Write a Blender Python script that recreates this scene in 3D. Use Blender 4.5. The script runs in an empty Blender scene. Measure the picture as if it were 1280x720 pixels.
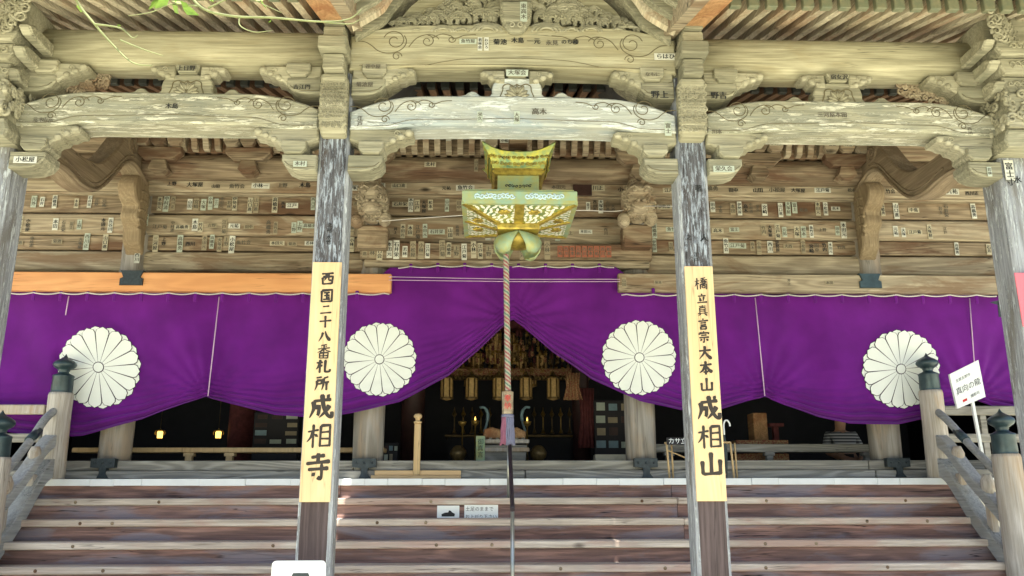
import bpy, math, random
from mathutils import Vector, Matrix
random.seed(7)
R = math.radians
sc = bpy.context.scene
# ------------------------------------------------------------------ camera
PITCH, YAW, ROLL, FPX = R(13.75), R(1.8), R(-0.1), 1030.0
cam_d = bpy.data.cameras.new('camera'); cam = bpy.data.objects.new('camera', cam_d)
sc.collection.objects.link(cam); sc.camera = cam
cam_d.sensor_width = 36; cam_d.lens = FPX / 1280 * 36
cam_d.clip_start = 0.05; cam_d.clip_end = 500
cam.location = (0, 0, 1.6)
CM = Matrix.Rotation(-YAW, 3, 'Z') @ Matrix.Rotation(math.pi/2 + PITCH, 3, 'X') @ Matrix.Rotation(ROLL, 3, 'Z')
cam.rotation_euler = CM.to_euler()
def P(px, py, Y):
    d = CM @ Vector(((px-640)/FPX, (360-py)/FPX, -1))
    return Vector((0, 0, 1.6)) + d * (Y / d.y)
def Z(py, Y, px=640): return P(px, py, Y).z
def X(px, py, Y): return P(px, py, Y).x
# ------------------------------------------------------------------ light
w = bpy.data.worlds.new("World"); sc.world = w; w.use_nodes = True
nt = w.node_tree; bg = nt.nodes['Background']
sky = nt.nodes.new('ShaderNodeTexSky'); sky.sky_type = 'NISHITA'; sky.sun_disc = False
SUN_EL, SUN_AZ = R(71), R(168)      # azimuth measured from +Y towards +X
sky.sun_elevation = SUN_EL; sky.sun_rotation = SUN_AZ
sky.air_density = 1.0; sky.dust_density = 2.0
nt.links.new(sky.outputs[0], bg.inputs[0]); bg.inputs[1].default_value = 0.075
sl = bpy.data.lights.new('sun', 'SUN'); sl.energy = 5.0; sl.angle = R(0.5); sl.color = (1, .94, .84)
sun = bpy.data.objects.new('sun', sl); sc.collection.objects.link(sun)
sv = Vector((math.sin(SUN_AZ)*math.cos(SUN_EL), math.cos(SUN_AZ)*math.cos(SUN_EL), math.sin(SUN_EL)))
sun.rotation_euler = sv.to_track_quat('Z', 'Y').to_euler(); sun.location = (-5, -5, 20)
sc.view_settings.view_transform = 'Standard'; sc.view_settings.look = 'None'
sc.view_settings.gamma = 1; sc.view_settings.exposure = 1.9
sc.cycles.max_bounces = 8; sc.cycles.diffuse_bounces = 5
# ------------------------------------------------------------------ materials
def newmat(name):
    m = bpy.data.materials.new(name); m.use_nodes = True
    t = m.node_tree; b = t.nodes['Principled BSDF']
    return m, t, b
def nd(t, typ, **k):
    n = t.nodes.new(typ)
    for a, v in k.items(): setattr(n, a, v)
    return n
def mixc(t, fac, a, b, mode='MIX'):
    n = t.nodes.new('ShaderNodeMix'); n.data_type = 'RGBA'; n.blend_type = mode
    for s, v in ((n.inputs[0], fac), (n.inputs[6], a), (n.inputs[7], b)):
        if hasattr(v, 'links'): t.links.new(v, s)
        elif isinstance(v, (int, float)): s.default_value = v
        else: s.default_value = (*v, 1)
    return n.outputs[2]
def ramp(t, fac, a, b):
    n = t.nodes.new('ShaderNodeMapRange'); n.clamp = True
    n.inputs[1].default_value = a; n.inputs[2].default_value = b
    t.links.new(fac, n.inputs[0]); return n.outputs[0]
def mth(t, op, a, b=None):
    n = t.nodes.new('ShaderNodeMath'); n.operation = op
    for s, v in ((n.inputs[0], a), (n.inputs[1], b)):
        if v is None: continue
        if hasattr(v, 'links'): t.links.new(v, s)
        else: s.default_value = v
    return n.outputs[0]
def coords(t, axis=None, s=1.0, stretch=0.12):
    tc = t.nodes.new('ShaderNodeTexCoord'); oi = t.nodes.new('ShaderNodeObjectInfo')
    mul = mth(t, 'MULTIPLY', oi.outputs['Random'], 41.0)
    add = t.nodes.new('ShaderNodeVectorMath'); add.operation = 'ADD'
    t.links.new(tc.outputs['Object'], add.inputs[0]); t.links.new(mul, add.inputs[1])
    mp = t.nodes.new('ShaderNodeMapping'); sc_ = [s, s, s]
    if axis: sc_['xyz'.index(axis)] = s*stretch
    mp.inputs['Scale'].default_value = sc_
    t.links.new(add.outputs[0], mp.inputs[0]); return mp.outputs[0]
def noise(t, vec, scale, detail=2, rough=.5, dist=0):
    n = t.nodes.new('ShaderNodeTexNoise'); n.inputs['Scale'].default_value = scale
    n.inputs['Detail'].default_value = detail; n.inputs['Roughness'].default_value = rough
    n.inputs['Distortion'].default_value = dist
    t.links.new(vec, n.inputs['Vector']); return n.outputs['Fac']
def wood(name, dark, mid, light, axis='x', ring=.5, fiber=.5, blot=None, blot_amt=.5, paint=None, paint_rng=(.45, .55), rough=.8, bump=.4, knots=0.0, ringf=26, tint=.15, crack=.7, pscale=9, fscale=55, rscale=3.0):
    m, t, b = newmat(name)
    v = coords(t, axis, 1.0, .1)
    base = noise(t, v, rscale, 2, .5, .25)
    rings = mth(t, 'SINE', mth(t, 'MULTIPLY', base, ringf*3))
    rings = ramp(t, rings, -.6, 1.0)
    v2 = coords(t, axis, 1.0, .035)
    fib = noise(t, v2, fscale, 4, .7)
    fibr = ramp(t, fib, .34, .66)
    big = ramp(t, noise(t, coords(t, axis, 1, .35), 1.6, 4, .6), .3, .7)
    c = mixc(t, big, mid, light)
    c = mixc(t, mth(t, 'MULTIPLY', mth(t, 'SUBTRACT', 1.0, rings), ring), c, dark)
    c = mixc(t, mth(t, 'MULTIPLY', mth(t, 'SUBTRACT', 1.0, fibr), fiber), c, dark)
    if blot:
        bl = ramp(t, noise(t, coords(t, axis, 1.3, .25), 2.2, 5, .65, .6), .5, .62)
        c = mixc(t, mth(t, 'MULTIPLY', bl, blot_amt), c, blot)
    # per-board tint
    oi = t.nodes.new('ShaderNodeObjectInfo')
    hv = t.nodes.new('ShaderNodeHueSaturation')
    t.links.new(c, hv.inputs['Color'])
    vv = t.nodes.new('ShaderNodeMapRange'); t.links.new(oi.outputs['Random'], vv.inputs[0])
    vv.inputs[3].default_value = 1-tint; vv.inputs[4].default_value = 1+tint
    t.links.new(vv.outputs[0], hv.inputs['Value']); c = hv.outputs[0]
    if knots:
        vo = t.nodes.new('ShaderNodeTexVoronoi'); vo.inputs['Scale'].default_value = 2.3
        t.links.new(coords(t, axis, 1, .45), vo.inputs['Vector'])
        k = ramp(t, vo.outputs['Distance'], .1, .03)
        c = mixc(t, mth(t, 'MULTIPLY', k, knots), c, tuple(x*.35 for x in dark))
    ck = noise(t, coords(t, axis, 1.0, .04), 9, 3, .6, .15)
    ck = ramp(t, mth(t, 'ABSOLUTE', mth(t, 'SUBTRACT', ck, .5)), .012, .0)
    ck = mth(t, 'MULTIPLY', ck, ramp(t, noise(t, coords(t, axis, 1.0, .3), 2.0, 2), .45, .6))
    c = mixc(t, mth(t, 'MULTIPLY', ck, crack), c, tuple(x*.4 for x in dark))
    h = mth(t, 'ADD', mth(t, 'MULTIPLY', fibr, .6), mth(t, 'MULTIPLY', rings, .4*ring))
    if paint:
        pm = ramp(t, noise(t, coords(t, axis, 1, .14), pscale, 8, .78, .25), *paint_rng)
        c = mixc(t, pm, c, paint)
        h = mth(t, 'ADD', h, mth(t, 'MULTIPLY', pm, .6))
    t.links.new(c, b.inputs['Base Color']); b.inputs['Roughness'].default_value = rough
    b.inputs['Specular IOR Level'].default_value = .3
    bp = t.nodes.new('ShaderNodeBump'); bp.inputs['Strength'].default_value = bump; bp.inputs['Distance'].default_value = .006
    t.links.new(h, bp.inputs['Height']); t.links.new(bp.outputs[0], b.inputs['Normal'])
    return m
def plain(name, col, rough=.7, metal=0, var=.25, scale=8, bump=.15, col2=None, spec=.4, emit=None, thr=(.35, .65)):
    m, t, b = newmat(name)
    v = coords(t); n = noise(t, v, scale, 5, .6)
    c2 = col2 or tuple(x*(1-var) for x in col)
    c = mixc(t, ramp(t, n, *thr), c2, col)
    t.links.new(c, b.inputs['Base Color']); b.inputs['Roughness'].default_value = rough
    b.inputs['Metallic'].default_value = metal; b.inputs['Specular IOR Level'].default_value = spec
    if bump:
        bp = t.nodes.new('ShaderNodeBump'); bp.inputs['Strength'].default_value = bump; bp.inputs['Distance'].default_value = .005
        t.links.new(noise(t, v, scale*6, 3), bp.inputs['Height']); t.links.new(bp.outputs[0], b.inputs['Normal'])
    if emit:
        b.inputs['Emission Color'].default_value = (*emit[0], 1); b.inputs['Emission Strength'].default_value = emit[1]
    return m
M = {}
M['beam'] = wood('olive_weathered_wood', (.13, .12, .065), (.44, .42, .28), (.60, .57, .40), ring=.28, fiber=.5, tint=.04, bump=.7, blot=(.30, .25, .13), blot_amt=.4)
M['beam_pale'] = wood('pale_flaking_wood', (.15, .15, .10), (.38, .385, .29), (.56, .54, .40), ring=.3, fiber=.7, tint=.05, bump=.9, blot=(.22, .24, .20), blot_amt=.6, paint=(.62, .62, .50), paint_rng=(.53, .55), pscale=22)
M['beam_blue'] = wood('pale_blue_flaking_wood', (.2, .21, .18), (.45, .49, .46), (.6, .62, .54), ring=.2, fiber=.55, tint=.03, bump=.8, blot=(.30, .37, .40), blot_amt=.7, paint=(.62, .67, .64), paint_rng=(.53, .56), pscale=18)
M['bracket'] = wood('grey_olive_wood', (.10, .095, .06), (.34, .33, .23), (.53, .51, .37), ring=.35, fiber=.7, tint=.15, blot=(.20, .20, .14), blot_amt=.6, bump=.9)
M['carve'] = wood('carved_olive_wood', (.08, .075, .045), (.34, .325, .22), (.56, .54, .40), ring=.15, fiber=.5, tint=.1, blot=(.24, .23, .15), blot_amt=.6, bump=.9)
M['groove_shade'] = plain('groove_shade_line', (.14, .12, .065), rough=.9)  # raised dark tubes; the shade inside carved lines is put into their colour
M['pillar'] = wood('flaking_pillar_wood', (.03, .026, .026), (.13, .125, .13), (.24, .26, .29), axis='z', ring=.3, fiber=.95, tint=.05, blot=(.085, .07, .06), blot_amt=.9, paint=(.40, .46, .53), paint_rng=(.49, .57), knots=0, pscale=34, fscale=70, bump=1.0)
M['pillar_foot'] = wood('brown_pillar_wood', (.02, .014, .014), (.075, .05, .048), (.13, .10, .10), axis='z', ring=.3, fiber=.5, tint=.05, paint=(.5, .48, .48), paint_rng=(.68, .72))
M['pillar_side'] = wood('grey_pillar_edge', (.1, .1, .11), (.34, .37, .41), (.52, .56, .6), axis='z', ring=.2, fiber=.7, tint=.05, blot=(.16,.15,.13), blot_amt=.75, paint=(.55, .60, .62), paint_rng=(.53, .58), pscale=30, bump=.9)
M['hall_pillar'] = wood('round_pillar_wood', (.15, .13, .10), (.33, .31, .27), (.47, .45, .41), axis='z', ring=.5, fiber=.4, tint=.08, blot=(.42, .31, .2), blot_amt=.5, ringf=14)
M['hall'] = wood('brown_hall_wood', (.055, .035, .02), (.28, .21, .135), (.45, .365, .24), ring=.45, fiber=.45, tint=.14, blot=(.12, .06, .032), blot_amt=.8, knots=.95, crack=.9)
M['hall_pale'] = wood('pale_hall_wood', (.09, .065, .038), (.42, .35, .235), (.57, .50, .36), ring=.4, fiber=.4, tint=.1, blot=(.20, .125, .07), blot_amt=.75, knots=.95, crack=.9)
M['hall_y'] = wood('brown_tie_beam_wood', (.08, .055, .03), (.27, .21, .13), (.38, .31, .21), axis='y', ring=.25, fiber=.5, tint=.05, blot=(.18, .13, .08), blot_amt=.6, ringf=12)
M['hall_z'] = wood('brown_hall_wood_upright', (.08, .05, .025), (.26, .19, .11), (.36, .29, .18), axis='z', ring=.2, fiber=.35, tint=.1)
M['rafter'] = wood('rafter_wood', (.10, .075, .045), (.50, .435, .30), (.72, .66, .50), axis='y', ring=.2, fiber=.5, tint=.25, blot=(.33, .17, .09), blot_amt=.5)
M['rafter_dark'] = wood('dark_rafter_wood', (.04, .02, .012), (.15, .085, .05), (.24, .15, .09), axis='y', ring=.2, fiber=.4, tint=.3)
M['sheath'] = wood('shade_dark_roof_boards', (.008, .005, .004), (.028, .017, .012), (.04, .026, .018), axis='x', ring=.2, fiber=.4)  # near-black boards: the shade between rafters is put into their colour
M['cap'] = plain('green_copper_rafter_cap', (.20, .195, .12), rough=.6, col2=(.13, .155, .10), scale=14)
M['cap_dark'] = plain('dark_metal_rafter_cap', (.035, .04, .035), rough=.6, var=.4, scale=20)
M['new_orange'] = wood('new_orange_timber', (.42, .15, .05), (.66, .30, .11), (.78, .42, .18), ring=.25, fiber=.12, tint=.03, rough=.55, bump=.1, knots=.3)
M['bark_orange'] = wood('orange_worn_timber', (.16, .08, .035), (.50, .26, .11), (.66, .42, .22), axis='y', ring=.3, fiber=.4, tint=.05, blot=(.28, .10, .04), blot_amt=.6)
M['riser'] = wood('brown_riser_board', (.055, .038, .038), (.34, .185, .145), (.44, .27, .215), ring=.5, fiber=.55, tint=.12, blot=(.245, .225, .25), blot_amt=.75, knots=.95, ringf=9, rscale=6.5, bump=.8, crack=1.0)
M['tread'] = wood('worn_tread_board', (.2, .15, .11), (.60, .51, .42), (.80, .74, .64), ring=.3, fiber=.5, tint=.12, rscale=6, ringf=9, blot=(.47, .31, .25), blot_amt=.7, knots=.9)
M['sill'] = wood('grey_sill_board', (.09, .085, .07), (.31, .30, .25), (.42, .41, .36), ring=.5, fiber=.35, tint=.06, blot=(.22, .2, .17), blot_amt=.4, knots=.9)
M['rail'] = wood('grey_rail_wood', (.12, .13, .13), (.34, .36, .36), (.48, .5, .49), axis='y', ring=.2, fiber=.4, tint=.08, blot=(.32, .29, .22), blot_amt=.4)
M['newel'] = wood('pale_newel_wood', (.22, .18, .13), (.5, .46, .39), (.62, .60, .55), axis='z', ring=.3, fiber=.5, tint=.06, blot=(.42, .29, .16), blot_amt=.6)
M['board'] = wood('yellow_signboard_wood', (.55, .38, .2), (.67, .49, .26), (.75, .60, .37), axis='z', ring=.3, fiber=.22, tint=.03, rough=.6, bump=.1, blot=(.70, .5, .25), blot_amt=.3)
M['pole_wood'] = wood('yellow_post_wood', (.35, .22, .1), (.55, .38, .18), (.66, .5, .27), axis='z', ring=.2, fiber=.2, tint=.03, rough=.6, bump=.1)
M['new_block'] = wood('fresh_yellow_timber', (.5, .3, .13), (.7, .48, .24), (.78, .58, .32), ring=.2, fiber=.2, tint=.03, rough=.6, bump=.1)
M['white_end'] = plain('white_painted_end_grain', (.80, .84, .84), rough=.7, var=.08, scale=5)
M['giboshi'] = plain('dark_verdigris_bronze', (.04, .075, .085), rough=.38, metal=.3, var=.45, scale=7, spec=.6)
M['iron'] = plain('black_iron_fitting', (.045, .06, .065), rough=.5, metal=.3, var=.4, scale=30)
M['bronze'] = plain('green_gilt_bronze', (.50, .48, .08), rough=.42, metal=.4, col2=(.15, .27, .15), scale=11, bump=.9, thr=(.35, .65))
M['gilt'] = plain('worn_gilt', (.55, .42, .08), rough=.4, metal=.5, var=.55, scale=12)
M['verdigris'] = plain('pale_verdigris', (.27, .40, .27), rough=.55, metal=.2, col2=(.38, .38, .13), scale=9, bump=.3)
M['lantern_white'] = plain('pale_lantern_lining', (.85, .85, .72), rough=.8, var=.1)
M['paper_w'] = plain('white_paper', (.66, .67, .58), rough=.9, var=.25, bump=0)
M['paper_a'] = plain('aged_paper', (.50, .46, .33), rough=.9, var=.2, bump=0)
M['paper_b'] = plain('dark_aged_paper', (.34, .29, .19), rough=.9, var=.2, bump=0)
M['paper_g'] = plain('greenish_paper', (.46, .52, .43), rough=.9, var=.2, bump=0)
M['paper_red'] = plain('red_faded_paper', (.36, .12, .07), rough=.9, var=.2, bump=0)
M['ink'] = plain('black_ink', (.018, .02, .02), rough=.7, var=.1, bump=0)
M['ink_soft'] = plain('faded_ink', (.11, .10, .075), rough=.8, var=.2, bump=0)
M['ink_sign'] = plain('signboard_ink', (.035, .028, .02), rough=.6, var=.3, bump=0)
M['red'] = plain('red_ink', (.55, .03, .03), rough=.7, bump=0)
M['white_sign'] = plain('white_signboard_paint', (.80, .84, .82), rough=.5, var=.05, bump=.02)
M['white_txt'] = plain('white_lettering', (.8, .85, .85), rough=.6, var=.05, bump=0)
M['steel'] = plain('grey_steel_pipe', (.42, .44, .40), rough=.3, metal=.7, var=.2)
M['steel_dark'] = plain('underside_shade_pipe', (.05, .04, .045), rough=.4, var=.3)  # shaded underside of the centre rail put into the pipe colour
M['cord'] = plain('pale_pink_cord', (.62, .45, .62), rough=.8, var=.1)
M['white_cord'] = plain('white_twine', (.75, .73, .68), rough=.8, var=.1)
M['rope_r'] = plain('red_rope_strand', (.34, .11, .11), rough=.9, var=.3, scale=60)
M['rope_w'] = plain('cream_rope_strand', (.42, .40, .30), rough=.9, var=.3, scale=60)
M['rope_g'] = plain('green_rope_strand', (.13, .22, .17), rough=.9, var=.3, scale=60)
M['tassel_b'] = plain('lilac_tassel', (.17, .18, .27), rough=.9, var=.2, scale=40)
M['tassel_p'] = plain('pink_tassel', (.28, .11, .17), rough=.9, var=.2, scale=40)
M['interior'] = plain('shade_and_lacquer_black', (.012, .012, .016), rough=.6, var=.4, scale=3)  # hall walls take the indoor shade as colour; black furnishings share it
M['interior_brown'] = plain('dark_brown_interior_timber', (.05, .022, .018), rough=.5, var=.4, scale=6)
M['gold'] = plain('altar_gold', (.42, .27, .07), rough=.35, metal=.6, var=.4, scale=20)
M['gold_dull'] = plain('dull_altar_gold', (.22, .15, .055), rough=.4, metal=.4, var=.5, scale=20)
M['brocade'] = plain('red_gold_brocade', (.30, .10, .06), rough=.7, col2=(.42, .28, .13), scale=45, thr=(.45, .55))
M['maroon'] = plain('maroon_hanging_cloth', (.14, .035, .035), rough=.8, var=.4, scale=14)
M['lamp_lit'] = plain('lit_lantern_paper', (.9, .6, .15), emit=((1, .6, .12), .9), bump=0)
M['lamp_warm'] = plain('dim_gilt_lamp_panel', (.6, .42, .15), rough=.5, var=.4, scale=20, emit=((1, .55, .18), .012))
M['crane'] = plain('pale_blue_crane_metal', (.2, .32, .36), rough=.4, var=.3)
M['crane_pale'] = plain('pale_blue_enamel', (.55, .72, .80), rough=.4, var=.2, bump=0)
M['pink'] = plain('pink_red_poster', (.80, .17, .22), rough=.6, var=.05, bump=.02)
M['ground'] = plain('pale_gravel_and_sand', (.58, .56, .42), rough=.95, var=.2, scale=3, bump=.6)
M['stone'] = plain('grey_granite', (.36, .36, .34), rough=.85, var=.25, scale=40, bump=.3)
M['tile'] = plain('dark_roof_covering', (.06, .06, .06), rough=.7, var=.4)
M['plaster'] = plain('white_plaster', (.62, .6, .5), rough=.9, var=.1)
M['leaf'] = plain('fresh_green_leaf', (.20, .34, .05), rough=.6, var=.4, scale=10)
M['twig'] = plain('pale_green_twig', (.22, .25, .11), rough=.8, var=.3, scale=10)
M['bark'] = plain('grey_bark', (.13, .11, .08), rough=.9, var=.4, scale=10, bump=.8)
M['stripe'] = None
M['skin'] = plain('skin', (.35, .2, .13), rough=.6, bump=0)
M['hair'] = plain('black_hair', (.02, .018, .016), rough=.7)
# cloth
def cloth(name, col):
    m, t, b = newmat(name)
    v = coords(t); n = noise(t, v, 2.2, 3); n2 = noise(t, v, 220, 2)
    c = mixc(t, ramp(t, n, .3, .7), tuple(x*.78 for x in col), tuple(x*1.2 for x in col))
    c = mixc(t, mth(t, 'MULTIPLY', ramp(t, n2, .3, .7), .12), c, tuple(x*.6 for x in col))
    t.links.new(c, b.inputs['Base Color']); b.inputs['Roughness'].default_value = .85
    b.inputs['Specular IOR Level'].default_value = .15
    b.inputs['Sheen Weight'].default_value = .25; b.inputs['Sheen Tint'].default_value = (.8, .4, 1, 1)
    bp = t.nodes.new('ShaderNodeBump'); bp.inputs['Strength'].default_value = .15; bp.inputs['Distance'].default_value = .002
    t.links.new(n2, bp.inputs['Height']); t.links.new(bp.outputs[0], b.inputs['Normal'])
    return m
M['purple'] = cloth('purple_curtain_cloth', (.118, .009, .185))
M['crest_white'] = plain('white_dyed_crest', (.80, .84, .78), rough=.9, var=.05, scale=3, bump=0)
M['crest_line'] = plain('dark_crest_outline', (.03, .015, .035), rough=.9, bump=0)
m, t, b = newmat('striped_shirt')
tc = nd(t, 'ShaderNodeTexCoord'); wv = nd(t, 'ShaderNodeTexWave'); wv.bands_direction = 'Z'; wv.inputs['Scale'].default_value = 7
t.links.new(tc.outputs['Object'], wv.inputs['Vector'])
t.links.new(mixc(t, ramp(t, wv.outputs['Fac'], .45, .55), (.03, .035, .05), (.4, .42, .42)), b.inputs['Base Color']); M['stripe'] = m
# ------------------------------------------------------------------ mesh helpers
WO = {}
class MB:
    def __init__(s): s.v = []; s.f = []; s.m = []; s.k = 0; s.sm = []
    def add(s, vs, fs, k=None, smooth=False):
        n = len(s.v); s.v += [tuple(v) for v in vs]
        for f in fs: s.f.append([i+n for i in f]); s.m.append(s.k if k is None else k); s.sm.append(smooth)
        return s
    def box(s, x0, x1, y0, y1, z0, z1, c=0, k=None):
        if c <= 0:
            vs = [(x, y, z) for z in (z0, z1) for y in (y0, y1) for x in (x0, x1)]
            return s.add(vs, [(0, 2, 3, 1), (4, 5, 7, 6), (0, 1, 5, 4), (2, 6, 7, 3), (0, 4, 6, 2), (1, 3, 7, 5)], k)
        c = min(c, (x1-x0)/2.2, (y1-y0)/2.2, (z1-z0)/2.2)
        vs = []; idx = {}
        for iz, (z, zi) in enumerate(((z0, z0+c), (z1, z1-c))):
            for iy, (y, yi) in enumerate(((y0, y0+c), (y1, y1-c))):
                for ix, (x, xi) in enumerate(((x0, x0+c), (x1, x1-c))):
                    idx[ix, iy, iz] = len(vs); vs += [(x, yi, zi), (xi, y, zi), (xi, yi, z)]
        fs = []
        g = lambda a, b_, c_, d: idx[a, b_, c_]+d
        for e in (0, 1):
            fs.append([g(e, 0, 0, 0), g(e, 1, 0, 0), g(e, 1, 1, 0), g(e, 0, 1, 0)])
            fs.append([g(0, e, 0, 1), g(1, e, 0, 1), g(1, e, 1, 1), g(0, e, 1, 1)])
            fs.append([g(0, 0, e, 2), g(1, 0, e, 2), g(1, 1, e, 2), g(0, 1, e, 2)])
            for h in (0, 1):
                fs.append([g(0, e, h, 1), g(1, e, h, 1), g(1, e, h, 2), g(0, e, h, 2)])
                fs.append([g(e, 0, h, 0), g(e, 1, h, 0), g(e, 1, h, 2), g(e, 0, h, 2)])
                fs.append([g(e, h, 0, 0), g(e, h, 1, 0), g(e, h, 1, 1), g(e, h, 0, 1)])
                for q in (0, 1): fs.append([g(e, h, q, 0), g(e, h, q, 1), g(e, h, q, 2)])
        return s.add(vs, fs, k)
    def prism(s, pts, axis, a, b, c=0, k=None):
        """outline (2-D) extruded along an axis; c = chamfer inset on the two caps"""
        n = len(pts)
        if c:
            ins = []
            ar = sum(pts[i][0]*pts[(i+1) % n][1]-pts[(i+1) % n][0]*pts[i][1] for i in range(n)); sg = 1 if ar > 0 else -1
            for i in range(n):
                p0, p1, p2 = Vector(pts[i-1]), Vector(pts[i]), Vector(pts[(i+1) % n])
                d1 = (p1-p0); d2 = (p2-p1)
                if d1.length < 1e-9 or d2.length < 1e-9: ins.append(pts[i]); continue
                d1.normalize(); d2.normalize()
                nn = Vector((-(d1.y+d2.y), d1.x+d2.x)); L = nn.length
                if L < .3: ins.append(pts[i]); continue
                nn /= L; ins.append(tuple(p1+nn*sg*c))
            rings = [(ins, a), (pts, a+c), (pts, b-c), (ins, b)]
        else: rings = [(pts, a), (pts, b)]
        def tov(p, d): return {'y': (p[0], d, p[1]), 'x': (d, p[0], p[1]), 'z': (p[0], p[1], d)}[axis]
        vs = [tov(p, d) for ps, d in rings for p in ps]; fs = []
        for r in range(len(rings)-1):
            for i in range(n):
                j = (i+1) % n; fs.append((r*n+i, r*n+j, (r+1)*n+j, (r+1)*n+i))
        fs.append(tuple(range(n))); fs.append(tuple((len(rings)-1)*n+i for i in reversed(range(n))))
        return s.add(vs, fs, k)
    def tube(s, path, r, n=8, k=None, flat=1.0):
        path = [Vector(p) for p in path]; m = len(path); vs = []; fs = []
        rr = r if isinstance(r, (list, tuple)) else [r]*m
        up = None
        for i, p in enumerate(path):
            tdir = (path[min(i+1, m-1)]-path[max(i-1, 0)]).normalized()
            if up is None:
                up = Vector((0, 1, 0)) if abs(tdir.y) < .9 else Vector((1, 0, 0))
            a = tdir.cross(up)
            if a.length < 1e-4: a = tdir.orthogonal()
            a.normalize(); b_ = a.cross(tdir).normalized(); up = b_
            for q in range(n):
                th = 2*math.pi*q/n
                vs.append(p + a*math.cos(th)*rr[i] + b_*math.sin(th)*rr[i]*flat)
        for i in range(m-1):
            for q in range(n):
                j = (q+1) % n; fs.append((i*n+q, i*n+j, (i+1)*n+j, (i+1)*n+q))
        s.add(vs, fs, k, True); b0 = len(s.v)-len(vs)
        s.f.append([b0+q for q in reversed(range(n))]); s.f.append([b0+(m-1)*n+q for q in range(n)])
        for _ in (0, 1): s.m.append(s.k if k is None else k); s.sm.append(False)
        return s
    def lathe(s, prof, c, n=24, k=None, ph=0, squash=(1, 1)):
        vs = []; fs = []; m = len(prof)
        for r, z in prof:
            for q in range(n):
                th = 2*math.pi*q/n+ph; vs.append((c[0]+r*math.cos(th)*squash[0], c[1]+r*math.sin(th)*squash[1], c[2]+z))
        for i in range(m-1):
            for q in range(n):
                j = (q+1) % n; fs.append((i*n+q, i*n+j, (i+1)*n+j, (i+1)*n+q))
        s.add(vs, fs, k, n > 9)
        b0 = len(s.v)-len(vs)
        s.f.append([b0+q for q in reversed(range(n))]); s.f.append([b0+(m-1)*n+q for q in range(n)])
        for _ in (0, 1): s.m.append(s.k if k is None else k); s.sm.append(False)
        return s
    def ball(s, c, r, n=10, m=6, k=None):
        rx, ry, rz = r if isinstance(r, (tuple, list)) else (r, r, r)
        vs = [(c[0], c[1], c[2]-rz)]; fs = []
        for i in range(1, m):
            a = math.pi*i/m-math.pi/2
            for q in range(n):
                th = 2*math.pi*q/n; vs.append((c[0]+rx*math.cos(a)*math.cos(th), c[1]+ry*math.cos(a)*math.sin(th), c[2]+rz*math.sin(a)))
        vs.append((c[0], c[1], c[2]+rz)); top = len(vs)-1
        for q in range(n):
            j = (q+1) % n; fs.append((0, 1+j, 1+q)); fs.append((top, 1+(m-2)*n+q, 1+(m-2)*n+j))
            for i in range(m-2): fs.append((1+i*n+q, 1+i*n+j, 1+(i+1)*n+j, 1+(i+1)*n+q))
        return s.add(vs, fs, k, True)
    def stick(s, a, b, wx, wz, k=None, c=0):
        """rectangular bar from a to b"""
        a = Vector(a); b = Vector(b); d = (b-a).normalized()
        u = Vector((0, 0, 1)) if abs(d.z) < .95 else Vector((0, 1, 0))
        x = d.cross(u).normalized(); y = x.cross(d).normalized()
        pr = [(-1, -1), (1, -1), (1, 1), (-1, 1)]
        vs = [p + x*sx*wx/2 + y*sy*wz/2 for p in (a, b) for sx, sy in pr]
        return s.add(vs, [(0, 1, 2, 3), (7, 6, 5, 4), (0, 4, 5, 1), (1, 5, 6, 2), (2, 6, 7, 3), (3, 7, 4, 0)], k)
    def quadbox(s, quad, th, k=None):
        """a slab whose front is the 4-point quad, thickness th towards +y"""
        q = [Vector(p) for p in quad]; nn = (q[1]-q[0]).cross(q[3]-q[0]).normalized()
        if nn.y < 0: nn = -nn
        return s.add(q+[p+nn*th for p in q], [(0, 1, 2, 3), (7, 6, 5, 4), (0, 4, 5, 1), (1, 5, 6, 2), (2, 6, 7, 3), (3, 7, 4, 0)], k)
    def text(s, st, cx, y, cz, size, vertical=True, k=1, pitch=1.0, shear=0, ux=(1, 0, 0), uz=(0, 0, 1)):
        n = len(st); ux = Vector(ux); uz = Vector(uz); o = Vector((cx, y, cz))
        for i, ch in enumerate(st):
            if ch == ' ': continue
            vs, fs = glyph(ch); off = ((n-1)/2-i)*size*pitch
            dx, dz = (0, off) if vertical else (-off, 0)
            s.add([o+ux*(vx*size+dx)+uz*((vy+shear*vx)*size+dz) for vx, vy in vs], fs, k)
        return s
    def mesh(s, name, mats, origin=(0, 0, 0)):
        me = bpy.data.meshes.new(name); ox, oy, oz = origin
        me.from_pydata([(v[0]-ox, v[1]-oy, v[2]-oz) for v in s.v], [], s.f)
        for mm in (mats if isinstance(mats, (list, tuple)) else [mats]): me.materials.append(M[mm])
        me.polygons.foreach_set('material_index', s.m); me.polygons.foreach_set('use_smooth', s.sm)
        me.update(); return me
    def build(s, name, mats, parent=None, label=None, cat=None, group=None, kind=None):
        xs = [v[0] for v in s.v]; ys = [v[1] for v in s.v]; zs = [v[2] for v in s.v]
        og = ((min(xs)+max(xs))/2, (min(ys)+max(ys))/2, min(zs))
        import bmesh
        me = s.mesh(name, mats, og)
        if len(me.polygons) < 20000 and not any(len(f) == 0 for f in s.f):
            bm = bmesh.new(); bm.from_mesh(me)
            if 'text' not in name and 'letter' not in name and name not in NO_NORMAL: bmesh.ops.recalc_face_normals(bm, faces=bm.faces)
            bm.to_mesh(me); bm.free()
        return link(name, me, og, parent, label, cat, group, kind)
NO_NORMAL = set()
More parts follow.
